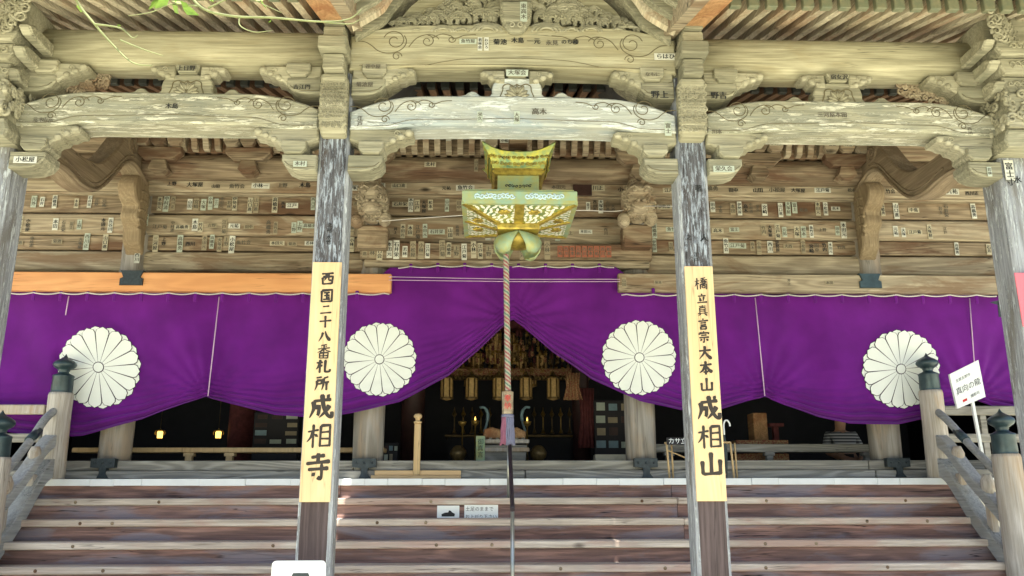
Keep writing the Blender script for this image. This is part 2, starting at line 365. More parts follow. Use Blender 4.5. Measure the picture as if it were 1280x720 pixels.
def link(name, me, loc, parent=None, label=None, cat=None, group=None, kind=None):
    o = bpy.data.objects.new(name, me); sc.collection.objects.link(o)
    WO[o.name] = Vector(loc)
    if parent: o.parent = parent; o.location = Vector(loc)-WO[parent.name]
    else: o.location = loc
    tag(o, label, cat, group, kind); return o
def tag(o, label=None, cat=None, group=None, kind=None):
    if label: o['label'] = label
    if cat: o['category'] = cat
    if group: o['group'] = group
    if kind: o['kind'] = kind
def thing(name, loc, label, cat, group=None): return link(name, None, loc, None, label, cat, group)
def copy_tree(o, parent, dloc):
    c = o.copy(); sc.collection.objects.link(c); WO[c.name] = WO[o.name]+dloc
    if parent: c.parent = parent
    else: c.location = o.location+dloc
    for ch in o.children: copy_tree(ch, c, dloc)
    return c
_g = {}
def glyph(ch):
    if ch in _g: return _g[ch]
    cu = bpy.data.curves.new('g', 'FONT'); cu.body = ch; cu.resolution_u = 2; cu.align_x = 'CENTER'; cu.offset = 0
    o = bpy.data.objects.new('g', cu); sc.collection.objects.link(o)
    bpy.context.view_layer.update()
    me = o.to_mesh()
    vs = [(v.co.x, v.co.y) for v in me.vertices]; fs = [list(p.vertices) for p in me.polygons]
    if vs:
        x0 = min(v[0] for v in vs); x1 = max(v[0] for v in vs); y0 = min(v[1] for v in vs); y1 = max(v[1] for v in vs)
        vs = [(x-(x0+x1)/2, y-.33) for x, y in vs]
    o.to_mesh_clear(); bpy.data.objects.remove(o); bpy.data.curves.remove(cu)
    _g[ch] = (vs, fs); return _g[ch]
def spiral(cx, cz, r, turns=1.4, a0=0, d=1, n=22, rmin=.12):
    out = []
    for i in range(n):
        u = i/(n-1); rr = r*(1-u*(1-rmin)); a = a0+d*turns*2*math.pi*u
        out.append((cx+rr*math.cos(a), cz+rr*math.sin(a)))
    return out
def bez(p, n=10):
    """Catmull-Rom through 2-D/3-D points"""
    p = [Vector(q) for q in p]; out = []
    for i in range(len(p)-1):
        a = p[max(i-1, 0)]; b = p[i]; c = p[i+1]; d = p[min(i+2, len(p)-1)]
        for j in range(n):
            u = j/n
            out.append(.5*((2*b)+(c-a)*u+(2*a-5*b+4*c-d)*u*u+(3*b-a-3*c+d)*u**3))
    out.append(p[-1]); return [tuple(q) for q in out]
# ------------------------------------------------------------------ paper slips (votive name papers pasted on the wood)
STR3 = ['石井栄', '大塚屋', '魚竹会', '江戸菊', '本田元', '西川正', '山口進', '中村清', '小林一', '高橋勇']
STR = ['大塚', '高木', '上野', '吉野', '小松屋', '木島', '西川', '元祐', '川外', '金子', '中島', '井上', '山田', '松本', '竹内', '石井', '大西', '北村', '若林', '長谷川', '伊勢屋', '富士', '栄久', '江戸', '魚竹', '三河屋', '本田', '宮崎', '菊池', '田中']
slip_cache = {}
def slip_mesh(style, st, vert):
    key = (style, st, vert)
    if key in slip_cache: return slip_cache[key]
    b = MB(); n = len(st)
    paper, ink = {'w': ('paper_w', 'ink'), 'a': ('paper_a', 'ink'), 'b': ('paper_b', 'ink_soft'), 'g': ('paper_g', 'ink_soft'), 'n': (None, 'ink'), 's': (None, 'ink_soft'), 'r': ('paper_red', 'ink_soft')}[style]
    s = .062
    if vert: wd, ht = .036, .034*n+.015
    else: wd, ht = .034*n+.012, .036
    if paper: b.box(-wd, wd, -.004, 0, -ht, ht, k=0)
    [b.text(st, e*.0022, -.0052-.0002*(e+1), (e*e)*.001, s, vert, k=1, pitch=1.02) for e in (-1, 0, 1)]
    me = b.mesh('paper_slip', [paper or ink, ink]); slip_cache[key] = me; return me
NSLIP = [0]
def slip(parent, x, y, z, style, st, vert=True, s=1.0, rot=0):
    me = slip_mesh(style, st, vert)
    o = link('paper_slip' if style not in 'ns' else 'ink_lettering', me, (x, y, z), parent); o.scale = (s, 1, s); o.rotation_euler = (0, rot, 0); NSLIP[0] += 1
    return o
def slip_row(parent, x0, x1, y, z, dens=.6, styles='wabsgn', vertp=.7, s=1.0, step=.11):
    x = x0
    while x < x1:
        if random.random() < dens:
            vert = random.random() < vertp; st = random.choice(STR3 if random.random() < .5 else STR)
            if not vert: x += .05
            slip(parent, x, y, z+random.uniform(-.02, .02), random.choice(styles), st, vert, s*random.uniform(.8, 1.1), random.uniform(-.03, .03))
            x += step*(1.0 if vert else 1.9)*random.uniform(.85, 1.3)
        else: x += step*random.uniform(.7, 1.8)
XC = .255
# ================================================================== ground, roofs, hall shell
NO_NORMAL |= {'crest'}
b = MB().box(-60, 60, -60, 60, -.3, 0); b.build('ground', 'ground', kind='structure')
b = MB().box(-7, 7.5, 6.6, 11.2, .004, .09, c=.02); b.build('stone_pavement', 'stone', kind='structure')

hall = thing('temple_hall', (XC, 11.1, 0), 'brown timber temple hall front, its stacked wall beams covered in pasted name slips', 'temple hall')
YP = 11.1                     # hall pillar line
HPX = [-4.83, -1.55, 2.06, 5.36]
HPXall = [-8.1] + HPX + [8.6]
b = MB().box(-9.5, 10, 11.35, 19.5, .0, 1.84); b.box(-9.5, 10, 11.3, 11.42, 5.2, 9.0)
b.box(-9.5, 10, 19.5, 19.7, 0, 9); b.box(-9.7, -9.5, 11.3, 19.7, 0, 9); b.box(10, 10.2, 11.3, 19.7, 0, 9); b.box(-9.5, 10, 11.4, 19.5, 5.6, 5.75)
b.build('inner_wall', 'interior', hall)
# main roof: sloping slab with the eave reaching forward under the porch roof
b = MB(); b.prism([(9.2, 6.66), (19, 11.4), (28, 6.6), (28, 6.9), (19, 11.9), (9.0, 6.98)], 'x', -11, 11.5); b.build('roof', 'tile', hall)
b = MB(); b.box(-9.7, -9.55, 11.2, 27, 0, 7); b.box(10.2, 10.35, 11.2, 27, 0, 7); b.build('side_wall', 'hall', hall)
for x in HPXall:
    b = MB().lathe([(.2, 1.86), (.205, 2.6), (.2, 4.5), (.19, 6.2)], (x, YP, 0), 28); b.build('pillar', 'hall_pillar', hall)
# wall beams
rows = {}
def hz(y): return Z(y, 10.95, 300)
def hrow(name, y0, y1, Yf, mat, x0=-8.8, x1=9.2, rnd=.02, thick=.2):
    z1, z0 = Z(y0, Yf, 300), Z(y1, Yf, 300); h = z1-z0; cz = (z0+z1)/2
    pts = []
    for i in range(16):
        a = 2*math.pi*i/16
        px = math.copysign(abs(math.cos(a))**.5, math.cos(a)); pz = math.copysign(abs(math.sin(a))**.5, math.sin(a))
        pts.append((Yf+thick/2+px*thick/2, cz+pz*h/2)) if rnd > .05 else None
    b = MB()
    if rnd > .05: b.prism(pts, 'x', x0, x1)
    else: b.box(x0, x1, Yf, Yf+thick, z0, z1, c=rnd)
    o = b.build('wall_beam', mat, hall); return o, z0, z1, Yf
bays = [(-8.0, HPX[0]-.2), (HPX[0]+.2, HPX[1]-.2), (HPX[1]+.2, HPX[2]-.2), (HPX[2]+.2, HPX[3]-.2), (HPX[3]+.2, 8.4)]
# A: long tie beam right across
oA, a0, a1, aY = hrow('a', 224, 240, 10.84, 'hall_pale')
oA2, *_ = hrow('a2', 240.5, 243.5, 10.87, 'hall_pale', thick=.1)
slip_row(oA, -4.4, 7.0, aY-.002, (a0+a1)/2, .85, 'nnwas', .02, 1.15, .13)
lst = []
for bi, (x0, x1) in enumerate(bays):
    mid = bi == 2
    spec = [(244, 267, 11.0, 'hall', .01), (267.5, 294 if not mid else 303, 10.96, 'hall_pale', .1)]
    if not mid: spec += [(296, 313, 11.0, 'hall', .01), (314, 338, 10.97, 'hall_pale', .1)]
    for k, (p0, p1, Yf, mt, rn) in enumerate(spec):
        o, z0, z1, yy = hrow('p', p0, p1, Yf, mt, x0-.1, x1+.1, rn)
        lst.append(o)
        if k == 3: continue
        lo, hi = max(x0+.08, -6.9), min(x1-.08, 7.6)
        dens = .80 if bi in (1, 2) else .7 if bi == 0 else .7 if bi == 3 else .4
        if k == 2: dens *= .8
        zz = (z0+z1)/2 - (.03 if k == 1 else 0)
        slip_row(o, lo, hi, yy-.012 if rn < .05 else yy-.006, zz, dens, 'wwaabbggnnss' if bi != 4 else 'wwas', .8, .98, .088)
# centre short beam with plain strip under it
zc1, zc0 = Z(304, 10.8, 640), Z(324, 10.8, 640); cb = MB().box(X(450, 312, 10.8), X(815, 312, 10.8), 10.8, 11.0, zc0, zc1, c=.015).build('centre_beam', 'hall', hall)
slip_row(cb, X(456, 312, 10.8), X(690, 312, 10.8), 10.795, (zc0+zc1)/2, .9, 'wwabbn', .8, 1.1, .10)
for i in range(9):
    xx = X(700+i*7.6, 312, 10.8)
    slip(cb, xx, 10.795, (zc0+zc1)/2, 'r', ['元祐', '西川', '松本'][i % 3], True, .95)
MB().box(X(455, 330, 10.84), X(812, 330, 10.84), 10.84, 11.0, Z(334, 10.84), zc0-.004, c=.01).build('wall_beam', 'hall_pale', hall)
# slips on the outer hall pillars
for pi, (px, side) in enumerate(((170, 0), (1083, 3))):
    for (dx, y, st, sty) in ((-6, 310, '元祐', 'w'), (8, 300, '大塚', 'w'), (2, 322, '西川', 'w'), (12, 275, '石井', 'g'), (-4, 265, '富士', 'g'), (14, 250, '北村', 'b')):
        if pi and dx in (-6, 2): continue
        q = P(px+dx, y, 10.9); slip(lst[0] if pi == 0 else lst[-4], q.x, 10.885+abs(dx-2)*.0016, q.z, sty, st, True, 1.0)
# lintels that carry the curtain: new orange one on the left, weathered one on the right
ol = MB().box(X(-60, 352, 10.56), X(489, 352, 10.56), 10.56, 10.66, Z(364.5, 10.56, 300), Z(341, 10.56, 300), c=.01)
ol = ol.build('lintel', 'new_orange', hall, label='new orange timber lintel')
orr = MB().box(X(773, 352, 10.56), X(1300, 352, 10.56), 10.56, 10.66, Z(365.5, 10.56, 1000), Z(343, 10.56, 1000), c=.01).build('lintel', 'hall_pale', hall, label='weathered pale lintel')
slip_row(orr, X(780, 352, 10.56), X(1060, 352, 10.56), 10.557, Z(354, 10.56, 1000), .5, 'sggbn', .4, .8)
for px, s in ((165, 'iron'), (1087, 'giboshi')):
    x = X(px, 348, 10.56); z1 = Z(338 if px < 600 else 342, 10.55, px); h = .2
    b = MB(); b.prism([(x-.15, z1), (x+.15, z1), (x+.11, z1-.09), (x+.15, z1-.11), (x+.15, z1-.2), (x-.15, z1-.2), (x-.15, z1-.11), (x-.11, z1-.09)], 'y', 10.535, 10.67, c=.008)
    b.build('metal_bracket', s, hall)
# sill beams at the foot of the hall
zf = 1.734
for (x0, x1) in ((-8.5, -1.7), (-1.69, 5.0), (5.01, 8.8)):
    MB().box(x0, x1, 10.86, 11.1, 1.842, 1.965, c=.01).build('sill_beam', 'sill', hall)
for (x0, x1) in ((-8.5, .5), (.51, 5.05), (5.06, 8.8)):
    MB().box(x0, x1, 10.79, 11.05, zf+.002, 1.84, c=.012).build('sill_beam', 'sill', hall)
for x in HPX:
    b = MB(); b.prism([(x-.15, 1.99), (x+.15, 1.99), (x+.15, 1.88), (x+.05, 1.87), (x+.045, 1.80), (x+.09, 1.745), (x-.06, 1.745), (x-.035, 1.80), (x-.04, 1.87), (x-.15, 1.88)], 'y', 10.77, 10.87)
    for dx in (-.1, 0, .1): b.ball((x+dx, 10.77, 1.935), .016, 8, 5)
    b.build('metal_foot_bracket', 'iron', hall)
# hall bracket zone: round purlin, curved ribs, brackets
zr1, zr0 = Z(191, 10.5), Z(221, 10.5)
b = MB(); cz = (zr0+zr1)/2; r = (zr1-zr0)/2
b.prism([(10.72+math.cos(a*math.pi/12)*.22, cz+math.sin(a*math.pi/12)*r) for a in range(24)], 'x', -9, 9.4); pur = b.build('round_purlin', 'hall', hall)
slip_row(pur, -1.2, 1.6, 10.50, cz, .25, 'wabs', .2, .9, .3)
MB().box(-9, 9.4, 10.9, 11.25, zr0-.04, zr1+.8).build('backing_board', 'hall', hall)
zb0, zb1 = Z(191, 10.4), Z(168, 10.4)
x = -4.4
rib_pts = [(10.52, zb0), (10.42, zb0+.02), (10.38, zb0+.12), (10.24, zb0+.24), (10.05, zb0+.33), (10.05, zb0+.42), (10.3, zb0+.36), (10.5, zb0+.22), (10.6, zb0)]
i = 0
while x < 5.0:
    if min(abs(x-p) for p in (-1.55, 2.06, .255, -3.2, 3.7)) > .22:
        b = MB().prism(rib_pts, 'x', x-.04, x+.04, c=.006); o = b.build('curved_rib', 'hall_pale', hall)
        if random.random() < .6: slip(o, x+random.choice((-.0, .075)), 10.26, zb0+.2, random.choice('wabn'), random.choice(STR), True, .85)
    x += .155; i += 1
MB().box(-9, 9.4, 10.5, 10.62, zb0+.0, zb0+.42).build('rib_backing_board', 'hall', hall)
# bearing brackets in that zone
for xc in (-4.83+.45, -3.2, -1.55, .255, 2.06, 3.7, 5.36-.45):
    b = MB(); q = .13
    b.prism([(xc-.30, zr1-.02), (xc-.30, zr1-.10), (xc-.20, zr1-.19), (xc+.20, zr1-.19), (xc+.30, zr1-.10), (xc+.30, zr1-.02)], 'y', 10.36, 10.5, c=.01)
    b.build('bracket_arm', 'hall', hall)
    for dx in (-.22, .0, .22):
        b = MB(); x0 = xc+dx
        b.prism([(x0-.06, zr1-.015), (x0-.1, zr1+.05), (x0-.1, zr1+.12), (x0+.1, zr1+.12), (x0+.1, zr1+.05), (x0+.06, zr1-.015)], 'y', 10.3, 10.5, c=.008)
        o = b.build('bearing_block', 'hall_pale' if dx else 'hall', hall)
        if random.random() < .5: slip(o, x0, 10.298, zr1+.085, random.choice('wan'), random.choice(STR), False, .8)
    b = MB(); b.prism([(xc-.09, zr1-.19), (xc-.13, zr0+.03), (xc-.06, zr0-.03), (xc+.06, zr0-.03), (xc+.13, zr0+.03), (xc+.09, zr1-.19)], 'y', 10.38, 10.6, c=.01)
    b.build('bearing_block', 'hall', hall)
# hall eave rafters with dark metal caps, seen between the porch beams
x = -5.6; ez = Z(110, 9.3); sl_ = .29
rf = None
while x < 6.2:
    if rf is None:
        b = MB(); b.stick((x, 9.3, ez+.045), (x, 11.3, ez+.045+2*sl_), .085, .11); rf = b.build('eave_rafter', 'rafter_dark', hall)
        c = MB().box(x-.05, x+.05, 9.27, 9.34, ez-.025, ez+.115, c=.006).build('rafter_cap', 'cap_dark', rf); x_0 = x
    else: copy_tree(rf, hall, Vector((0, 0, 0))).location = rf.location + Vector((x-x_0, 0, 0))
    x += .175
b = MB(); b.prism([(9.2, ez+.11), (11.3, ez+.11+2.1*sl_), (11.3, ez+.15+2.1*sl_), (9.2, ez+.15)], 'x', -9, 9.4); b.build('soffit_board', 'sheath', hall)

# ================================================================== porch
porch = thing('temple_porch', (XC, 7.64, 0), 'pale weathered timber temple porch with four square pillars, carved rainbow beams and rows of rafters', 'porch')
xl = X(25, 300, 7.8); xr = X(1236, 300, 7.8)
PX = [xl-.17, -1.49, 2.0, xr+.17]
YF = 7.49
ZB0, ZB1 = Z(167, YF), Z(127, YF)
ZT0, ZT1 = Z(91, YF), Z(41, YF)
pillars = []
for i, x in enumerate(PX):
    hw = .15 if i in (1, 2) else .17; ch = .03
    def oct_(h, c): return [(x-h+c, 7.64-h), (x+h-c, 7.64-h), (x+h, 7.64-h+c), (x+h, 7.64+h-c), (x+h-c, 7.64+h), (x-h+c, 7.64+h), (x-h, 7.64+h-c), (x-h, 7.64-h+c)]
    n = 8; vs = []; fs = []; lv = [.12, 1.55, 5.62]
    for z in lv: vs += [(px, py, z) for px, py in oct_(hw, ch)]
    for k in range(2):
        for q in range(8): fs.append((k*8+q, k*8+(q+1) % 8, (k+1)*8+(q+1) % 8, (k+1)*8+q))
    fs += [tuple(range(8))[::-1], tuple(16+q for q in range(8))]
    b = MB(); b.v = vs; b.f = [list(f) for f in fs]; b.sm = [False]*len(fs)
    b.m = [1 if (q in (0,) and i in (1, 2)) else (0 if q == 0 else 2) for q in range(8)]+[0 if q == 0 else 2 for q in range(8)]+[0, 0]
    if i in (0, 3): b.m = [2 if q not in () else 0 for q in range(16)]+[0, 0]
    p = b.build('pillar', ['pillar', 'pillar_foot', 'pillar_side'], porch); pillars.append(p)
    s_ = MB(); s_.prism([(x-.33, 7.31), (x+.33, 7.31), (x+.33, 7.97), (x-.33, 7.97)], 'z', .005, .125, c=.03); s_.build('foot_stone', 'stone', porch)
def ends(xa, xb): return xa, xb
def scroll(b, x, z, d, s=1.0, y=YF-.072):
    def T(pts, r=.0042): b.tube([(x+d*px*s, y, z+pz*s) for px, pz in pts], r, 5)
    T(spiral(.34, .0, .10, 1.35, math.pi*.9, -1, 26, .25))
    T(bez([(.0, -.01), (.08, -.015), (.14, -.05), (.2, -.10), (.28, -.12), (.36, -.105), (.42, -.06), (.44, 0), (.42, .05)]))
    T(spiral(.36, -.15, .045, 1.2, 0, 1, 16, .3))
    T(bez([(.46, -.06), (.52, .02), (.60, .06), (.68, .055), (.72, .02)]))
    T(spiral(.62, .0, .06, 1.3, math.pi*.5, -1, 18, .25))
    T(bez([(.66, .03), (.74, .07), (.82, .055), (.86, .03), (.94, .06), (1.04, .07)]))
    T(spiral(.83, .02, .035, 1.1, 0, -1, 14, .3))
def rainbow(x0, x1, zb, zt, name, mat, camber=.02, end=.16, Y0=YF-.07, Y1=7.78):
    L = x1-x0; top = []; bot = []
    for i in range(25):
        u = i/24; e = min(u, 1-u)*L
        k = min(1, e/.75); top.append((x0+u*L, zt-end*(1-k)**2.2 + camber*math.sin(math.pi*u)))
        k2 = max(0, min(1, (e-.32)/.35)); bot.append((x0+u*L, zb + .035*(k2*k2*(3-2*k2)) + camber*.8*math.sin(math.pi*u)))
    b = MB().prism(bot+top[::-1], 'y', Y0, Y1, c=.02)
    return b.build(name, mat, porch)
rb = []
for k, (i, j) in enumerate(((0, 1), (1, 2), (2, 3))):
    x0 = PX[i]+(.15 if i else .17); x1 = PX[j]-(.15 if j < 3 else .17)
    o = rainbow(x0, x1, ZB0, ZB1+(.0 if k == 1 else .02), 'rainbow_beam', 'beam_blue' if k == 1 else 'beam_pale', .03 if k == 1 else .0); rb.append(o)
    g = MB(); scroll(g, x0, ZB1-.10, 1, .95); scroll(g, x1, ZB1-.10, -1, .95)
    # long moulding line above the lower edge
    g.tube(bez([(x0+.05, YF-.072, ZB0+.03), (x0+.35, YF-.072, ZB0+.035), (x0+.6, YF-.072, ZB0+.10), (x0+1.0, YF-.072, ZB0+.11), ((x0+x1)/2, YF-.072, ZB0+.125), (x1-1.0, YF-.072, ZB0+.11), (x1-.6, YF-.072, ZB0+.10), (x1-.35, YF-.072, ZB0+.035), (x1-.05, YF-.072, ZB0+.03)]), .003, 5)
    g.build('groove_shade_line', 'groove_shade', o)
# slips and lettering on the rainbow beams
for (px, py, st, sty, v, s, k) in ((215, 133, '木島', 'n', False, 1.0, 0), (48, 150, '元木', 's', False, .8, 0), (60, 150, '山元', 's', False, .8, 0), (646, 147, '大塚', 'g', True, .8, 1), (600, 146, '栄久', 'g', True, .7, 1), (674, 140, '高木', 's', False, 1.2, 1), (835, 161, '富士', 'g', True, .9, 1), (450, 152, '江戸', 's', True, .9, 1), (896, 165, '川本', 's', False, .8, 2), (1040, 144, '三河屋本田', 's', False, .95, 2), (1212, 164, '西川', 's', True, .7, 2)):
    q = P(px, py, YF-.075); slip(rb[k], q.x, q.y, q.z, sty, st, v, s)
# upper beams
top_beams = []
for k, (xa, xb) in enumerate(((PX[0]+.1, PX[1]-.05), (PX[2]+.05, PX[3]-.1))):
    cz = (ZT0+ZT1)/2-.0; rz = (ZT1-ZT0)/2
    b = MB(); pts = []
    for a in range(28):
        th = 2*math.pi*a/28; cx_, sx_ = math.cos(th), math.sin(th)
        pts.append((7.64+math.copysign(abs(cx_)**.75, cx_)*.21, cz+math.copysign(abs(sx_)**.75, sx_)*rz))
    b.prism(pts, 'x', xa, xb)
    for f in range(len(b.f)-2): b.sm[f] = True
    top_beams.append(b.build('round_beam', 'beam', porch))
x0, x1 = PX[1]+.12, PX[2]-.12
cbm = rainbow(x0, x1, ZT0-.02, ZT1+.02, 'carved_upper_beam', 'beam', .03, .12)
g = MB(); scroll(g, x0+.05, ZT1-.15, 1, 1.15); scroll(g, x1-.05, ZT1-.15, -1, 1.15)
g.tube(bez([(x0+.75, YF-.073, ZT0+.03), (x0+1.1, YF-.073, ZT0+.10), (.255, YF-.073, ZT0+.12), (x1-1.1, YF-.073, ZT0+.10), (x1-.75, YF-.073, ZT0+.03)]), .003, 5)
g.tube([(x0+.1, YF-.073, ZT0+.02), (.255, YF-.073, ZT0+.05), (x1-.1, YF-.073, ZT0+.02)], .003, 5)
g.build('groove_shade_line', 'groove_shade', cbm)
for (px, py, st, sty, v, s) in ((585, 52, '魚竹屋', 'g', False, .75), (600, 55, '若林会', 'w', True, .62), (608, 55, 'おひろ', 'w', True, .62), (625, 53, '菊池', 'n', False, 1.1), (647, 51, '木島', 'n', False, 1.05), (667, 52, '一元', 'n', False, 1.1), (690, 54, '永見', 's', False, 1.0), (712, 53, 'のち種', 'n', False, .9), (832, 71, 'らはひ', 'w', False, 1.0)):
    q = P(px, py, YF-.075); slip(cbm, q.x, q.y, q.z, sty, st, v, s)
# bracket sets beside every pillar, lower and upper
def bracket(px_, d, za1, za0, zb1, zc1, lettered=None, base=.15, small=False):
    """arm (za0..za1), block above it up to zb1, cloud carving up to zc1"""
    X0 = px_+d*base
    L = .33
    arm = [(X0, za1), (X0+d*L, za1), (X0+d*L, za0+.10), (X0+d*(L-.04), za0+.045), (X0+d*(L-.12), za0+.01), (X0+d*(L-.2), za0), (X0, za0)]
    o = MB().prism(arm, 'y', YF-.06, 7.72, c=.012).build('bracket_arm', 'bracket', porch)
    g = MB(); g.tube([(X0+d*.01, YF-.062, za0+.035), (X0+d*.18, YF-.062, za0+.035), (X0+d*.26, YF-.062, za0+.055), (X0+d*.3, YF-.062, za0+.09)], .003, 5); g.build('groove_shade_line', 'groove_shade', o)
    bx0, bx1 = X0+d*.10, X0+d*.34
    o2 = MB().prism([(bx0, zb1), (bx1, zb1), (bx1, (za1+zb1)/2-.01), (bx1-d*.045, za1+.003), (bx0+d*.045, za1+.003), (bx0, (za1+zb1)/2-.01)], 'y', YF-.10, 7.7, c=.01).build('bearing_block', 'bracket', porch)
    # cloud carving
    cl = [(X0, zc1), (X0+d*.58, zc1), (X0+d*.62, zc1-.03), (X0+d*.61, zc1-.075), (X0+d*.55, zc1-.085), (X0+d*.51, zc1-.11), (X0+d*.46, zc1-.115), (X0+d*.44, zc1-.15), (X0+d*.38, zc1-.165), (X0+d*.34, zc1-.2), (X0+d*.2, zc1-.2), (X0, zc1-.12)]
    o3 = MB().prism(cl, 'y', YF-.045, 7.68, c=.018).build('cloud_carving', 'carve', porch)
    g = MB(); g.tube([(a, YF-.047, c_) for a, c_ in [(X0+d*(.46+dx), zc1-.055+dz) for dx, dz in spiral(0, 0, .035, 1.3, 0, 1, 16)]], .004, 5)
    g.ball((X0+d*.575, YF-.04, zc1-.045), (.04, .03, .036)); g.ball((X0+d*.50, YF-.04, zc1-.085), (.035, .028, .03)); g.ball((X0+d*.42, YF-.04, zc1-.125), (.035, .028, .03))
    g.build('scroll_relief', 'carve', o3)
    return o, o2
for i, x in enumerate(PX):
    for d in (1, -1):
        if (i == 0 and d < 0) or (i == 3 and d > 0): continue
        bs = .15 if i in (1, 2) else .17
        lo = bracket(x, d, Z(196, YF-.05), Z(216, YF-.05), Z(179, YF-.08), ZB0+.02, base=bs)
        up = bracket(x, d, Z(101, YF-.05), Z(121, YF-.05), Z(83, YF-.08), ZT0+.02, base=bs)
        if (i, d) == (0, 1): slip(lo[0], x+bs+.16, YF-.068, Z(204, YF-.06)-.02, 'w', '小松屋', False, .95)
        if (i, d) == (1, -1): slip(up[0], x-bs-.18, YF-.068, Z(113, YF-.06), 'n', '吉江門', False, .9); slip(lo[0], x-bs-.15, YF-.068, Z(208, YF-.06), 'g', '木村', False, .8)
        if (i, d) == (1, 1): slip(up[0], x+bs+.13, YF-.068, Z(109, YF-.06), 's', '菊池屋', False, .9); slip(up[1], x+bs+.21, YF-.108, Z(89, YF-.06), 's', '谷中屋', False, .8)
        if (i, d) == (2, -1): slip(up[0], x-bs-.15, YF-.068, Z(117, YF-.06), 'n', '野上', False, 1.4); slip(up[1], x-bs-.22, YF-.108, Z(94, YF-.06), 's', 'なもに', False, .8)
        if (i, d) == (2, 1): slip(up[0], x+bs+.14, YF-.068, Z(117, YF-.06), 'n', '野吉', False, 1.3); slip(lo[0], x+bs+.14, YF-.068, Z(209, YF-.06), 'g', '栄久会', False, .9)
        if (i, d) == (3, -1): slip(lo[0], x-bs-.14, YF-.068, Z(209, YF-.06), 'g', '若林', True, .6)
# frog-leg struts
for k, cxp in enumerate((235, 646, 1046)):
    yt = {235: 120, 646: 125, 1046: 130}[cxp]
    c = P(cxp, yt, YF); cx, zb_ = c.x, ZB1+(.02 if k == 1 else .01)
    s = .0079
    half = [(0, 24), (12, 24), (20, 23.5), (26, 20.5), (30, 16), (31.5, 10), (31, 5), (34, 1.8), (40, 1), (46, 2), (52, 6.5), (57, 7.2), (61, 5.5), (64, 3), (72, .8), (80, -1)]
    pts = [(cx+a*s, zb_+h*s*1.12) for a, h in half]+[(cx-a*s, zb_+h*s*1.12) for a, h in half[::-1][:-1]]
    o = MB().prism(pts, 'y', YF-.05, 7.6, c=.012).build('frog_leg_strut', 'beam_blue' if k == 1 else 'bracket', porch)
    g = MB()
    inner = bez([(-21, 1), (-18, 8), (-17, 14), (-11, 16.5), (-4, 14), (0, 16), (4, 14), (11, 16.5), (17, 14), (18, 8), (21, 1)], 5)
    g.tube([(cx+a*s, YF-.053, zb_+h*s*1.1) for a, h in inner], .0055, 5, k=0)
    for (bx_, bz_, an, ln, wd) in ((0, 2, 155, 15, 4.2), (0, 2, 25, 15, 4.2), (-1, 4, 128, 13, 3.6), (1, 4, 52, 13, 3.6), (0, 4, 90, 11, 2.6), (-4, 1.5, 172, 12, 2.2), (4, 1.5, 8, 12, 2.2)):
        an = R(an+(k-1)*3); dx_, dz_ = math.cos(an), math.sin(an)
        def LP(u, v, dy): return (cx+(bx_+dx_*ln*u-dz_*wd*v)*s, YF-.05-dy, zb_+(bz_+dz_*ln*u+dx_*wd*v)*s*1.1)
        out = [(0, 0), (.25, .8), (.55, 1), (.8, .55), (1, 0), (.8, -.55), (.55, -1), (.25, -.8)]
        g.add([LP(u, v, .004) for u, v in out]+[LP(.5, 0, .02)], [(q, (q+1) % 8, 8) for q in range(8)], 1)
        g.tube([LP(u, v, .005) for u, v in out+[out[0]]], .0022, 4, k=0); g.tube([LP(.05, 0, .008), LP(.5, 0, .022), LP(.95, 0, .008)], .0018, 4, k=0)
    g.build('leaf_carving', ['groove_shade', 'carve'], o)
    z0_ = zb_+24*s*1.12; zt_ = ZT0
    MB().prism([(cx-.115, zt_-.01), (cx+.115, zt_-.01), (cx+.115, z0_+.07), (cx+.085, z0_), (cx-.085, z0_), (cx-.115, z0_+.07)], 'y', YF-.10, 7.65, c=.01).build('bearing_block', 'bracket', porch)
    slip(o, cx, YF-.108, zt_-.06, 'g' if k == 1 else 'n', ['上日野', '大塚会', '宿女沢'][k], False, .95)
    for d in (-1, 1):
        cl = [(cx+d*.12, zt_-.005), (cx+d*.33, zt_-.005), (cx+d*.37, zt_-.03), (cx+d*.35, zt_-.075), (cx+d*.29, zt_-.07), (cx+d*.26, zt_-.115), (cx+d*.21, zt_-.115), (cx+d*.18, zt_-.15), (cx+d*.12, zt_-.15)]
        o3 = MB().prism(cl, 'y', YF-.06, 7.62, c=.014).build('cloud_carving', 'carve', porch)
        g = MB(); g.ball((cx+d*.33, YF-.05, zt_-.045), (.035, .03, .03)); g.ball((cx+d*.26, YF-.05, zt_-.08), (.035, .03, .03)); g.ball((cx+d*.19, YF-.05, zt_-.115), (.035, .03, .03))
        g.tube([(cx+d*(.22+a), YF-.063, zt_-.045+h) for a, h in spiral(0, 0, .03, 1.3, 0, 1, 14)], .004, 5)
        g.build('scroll_relief', 'carve', o3)
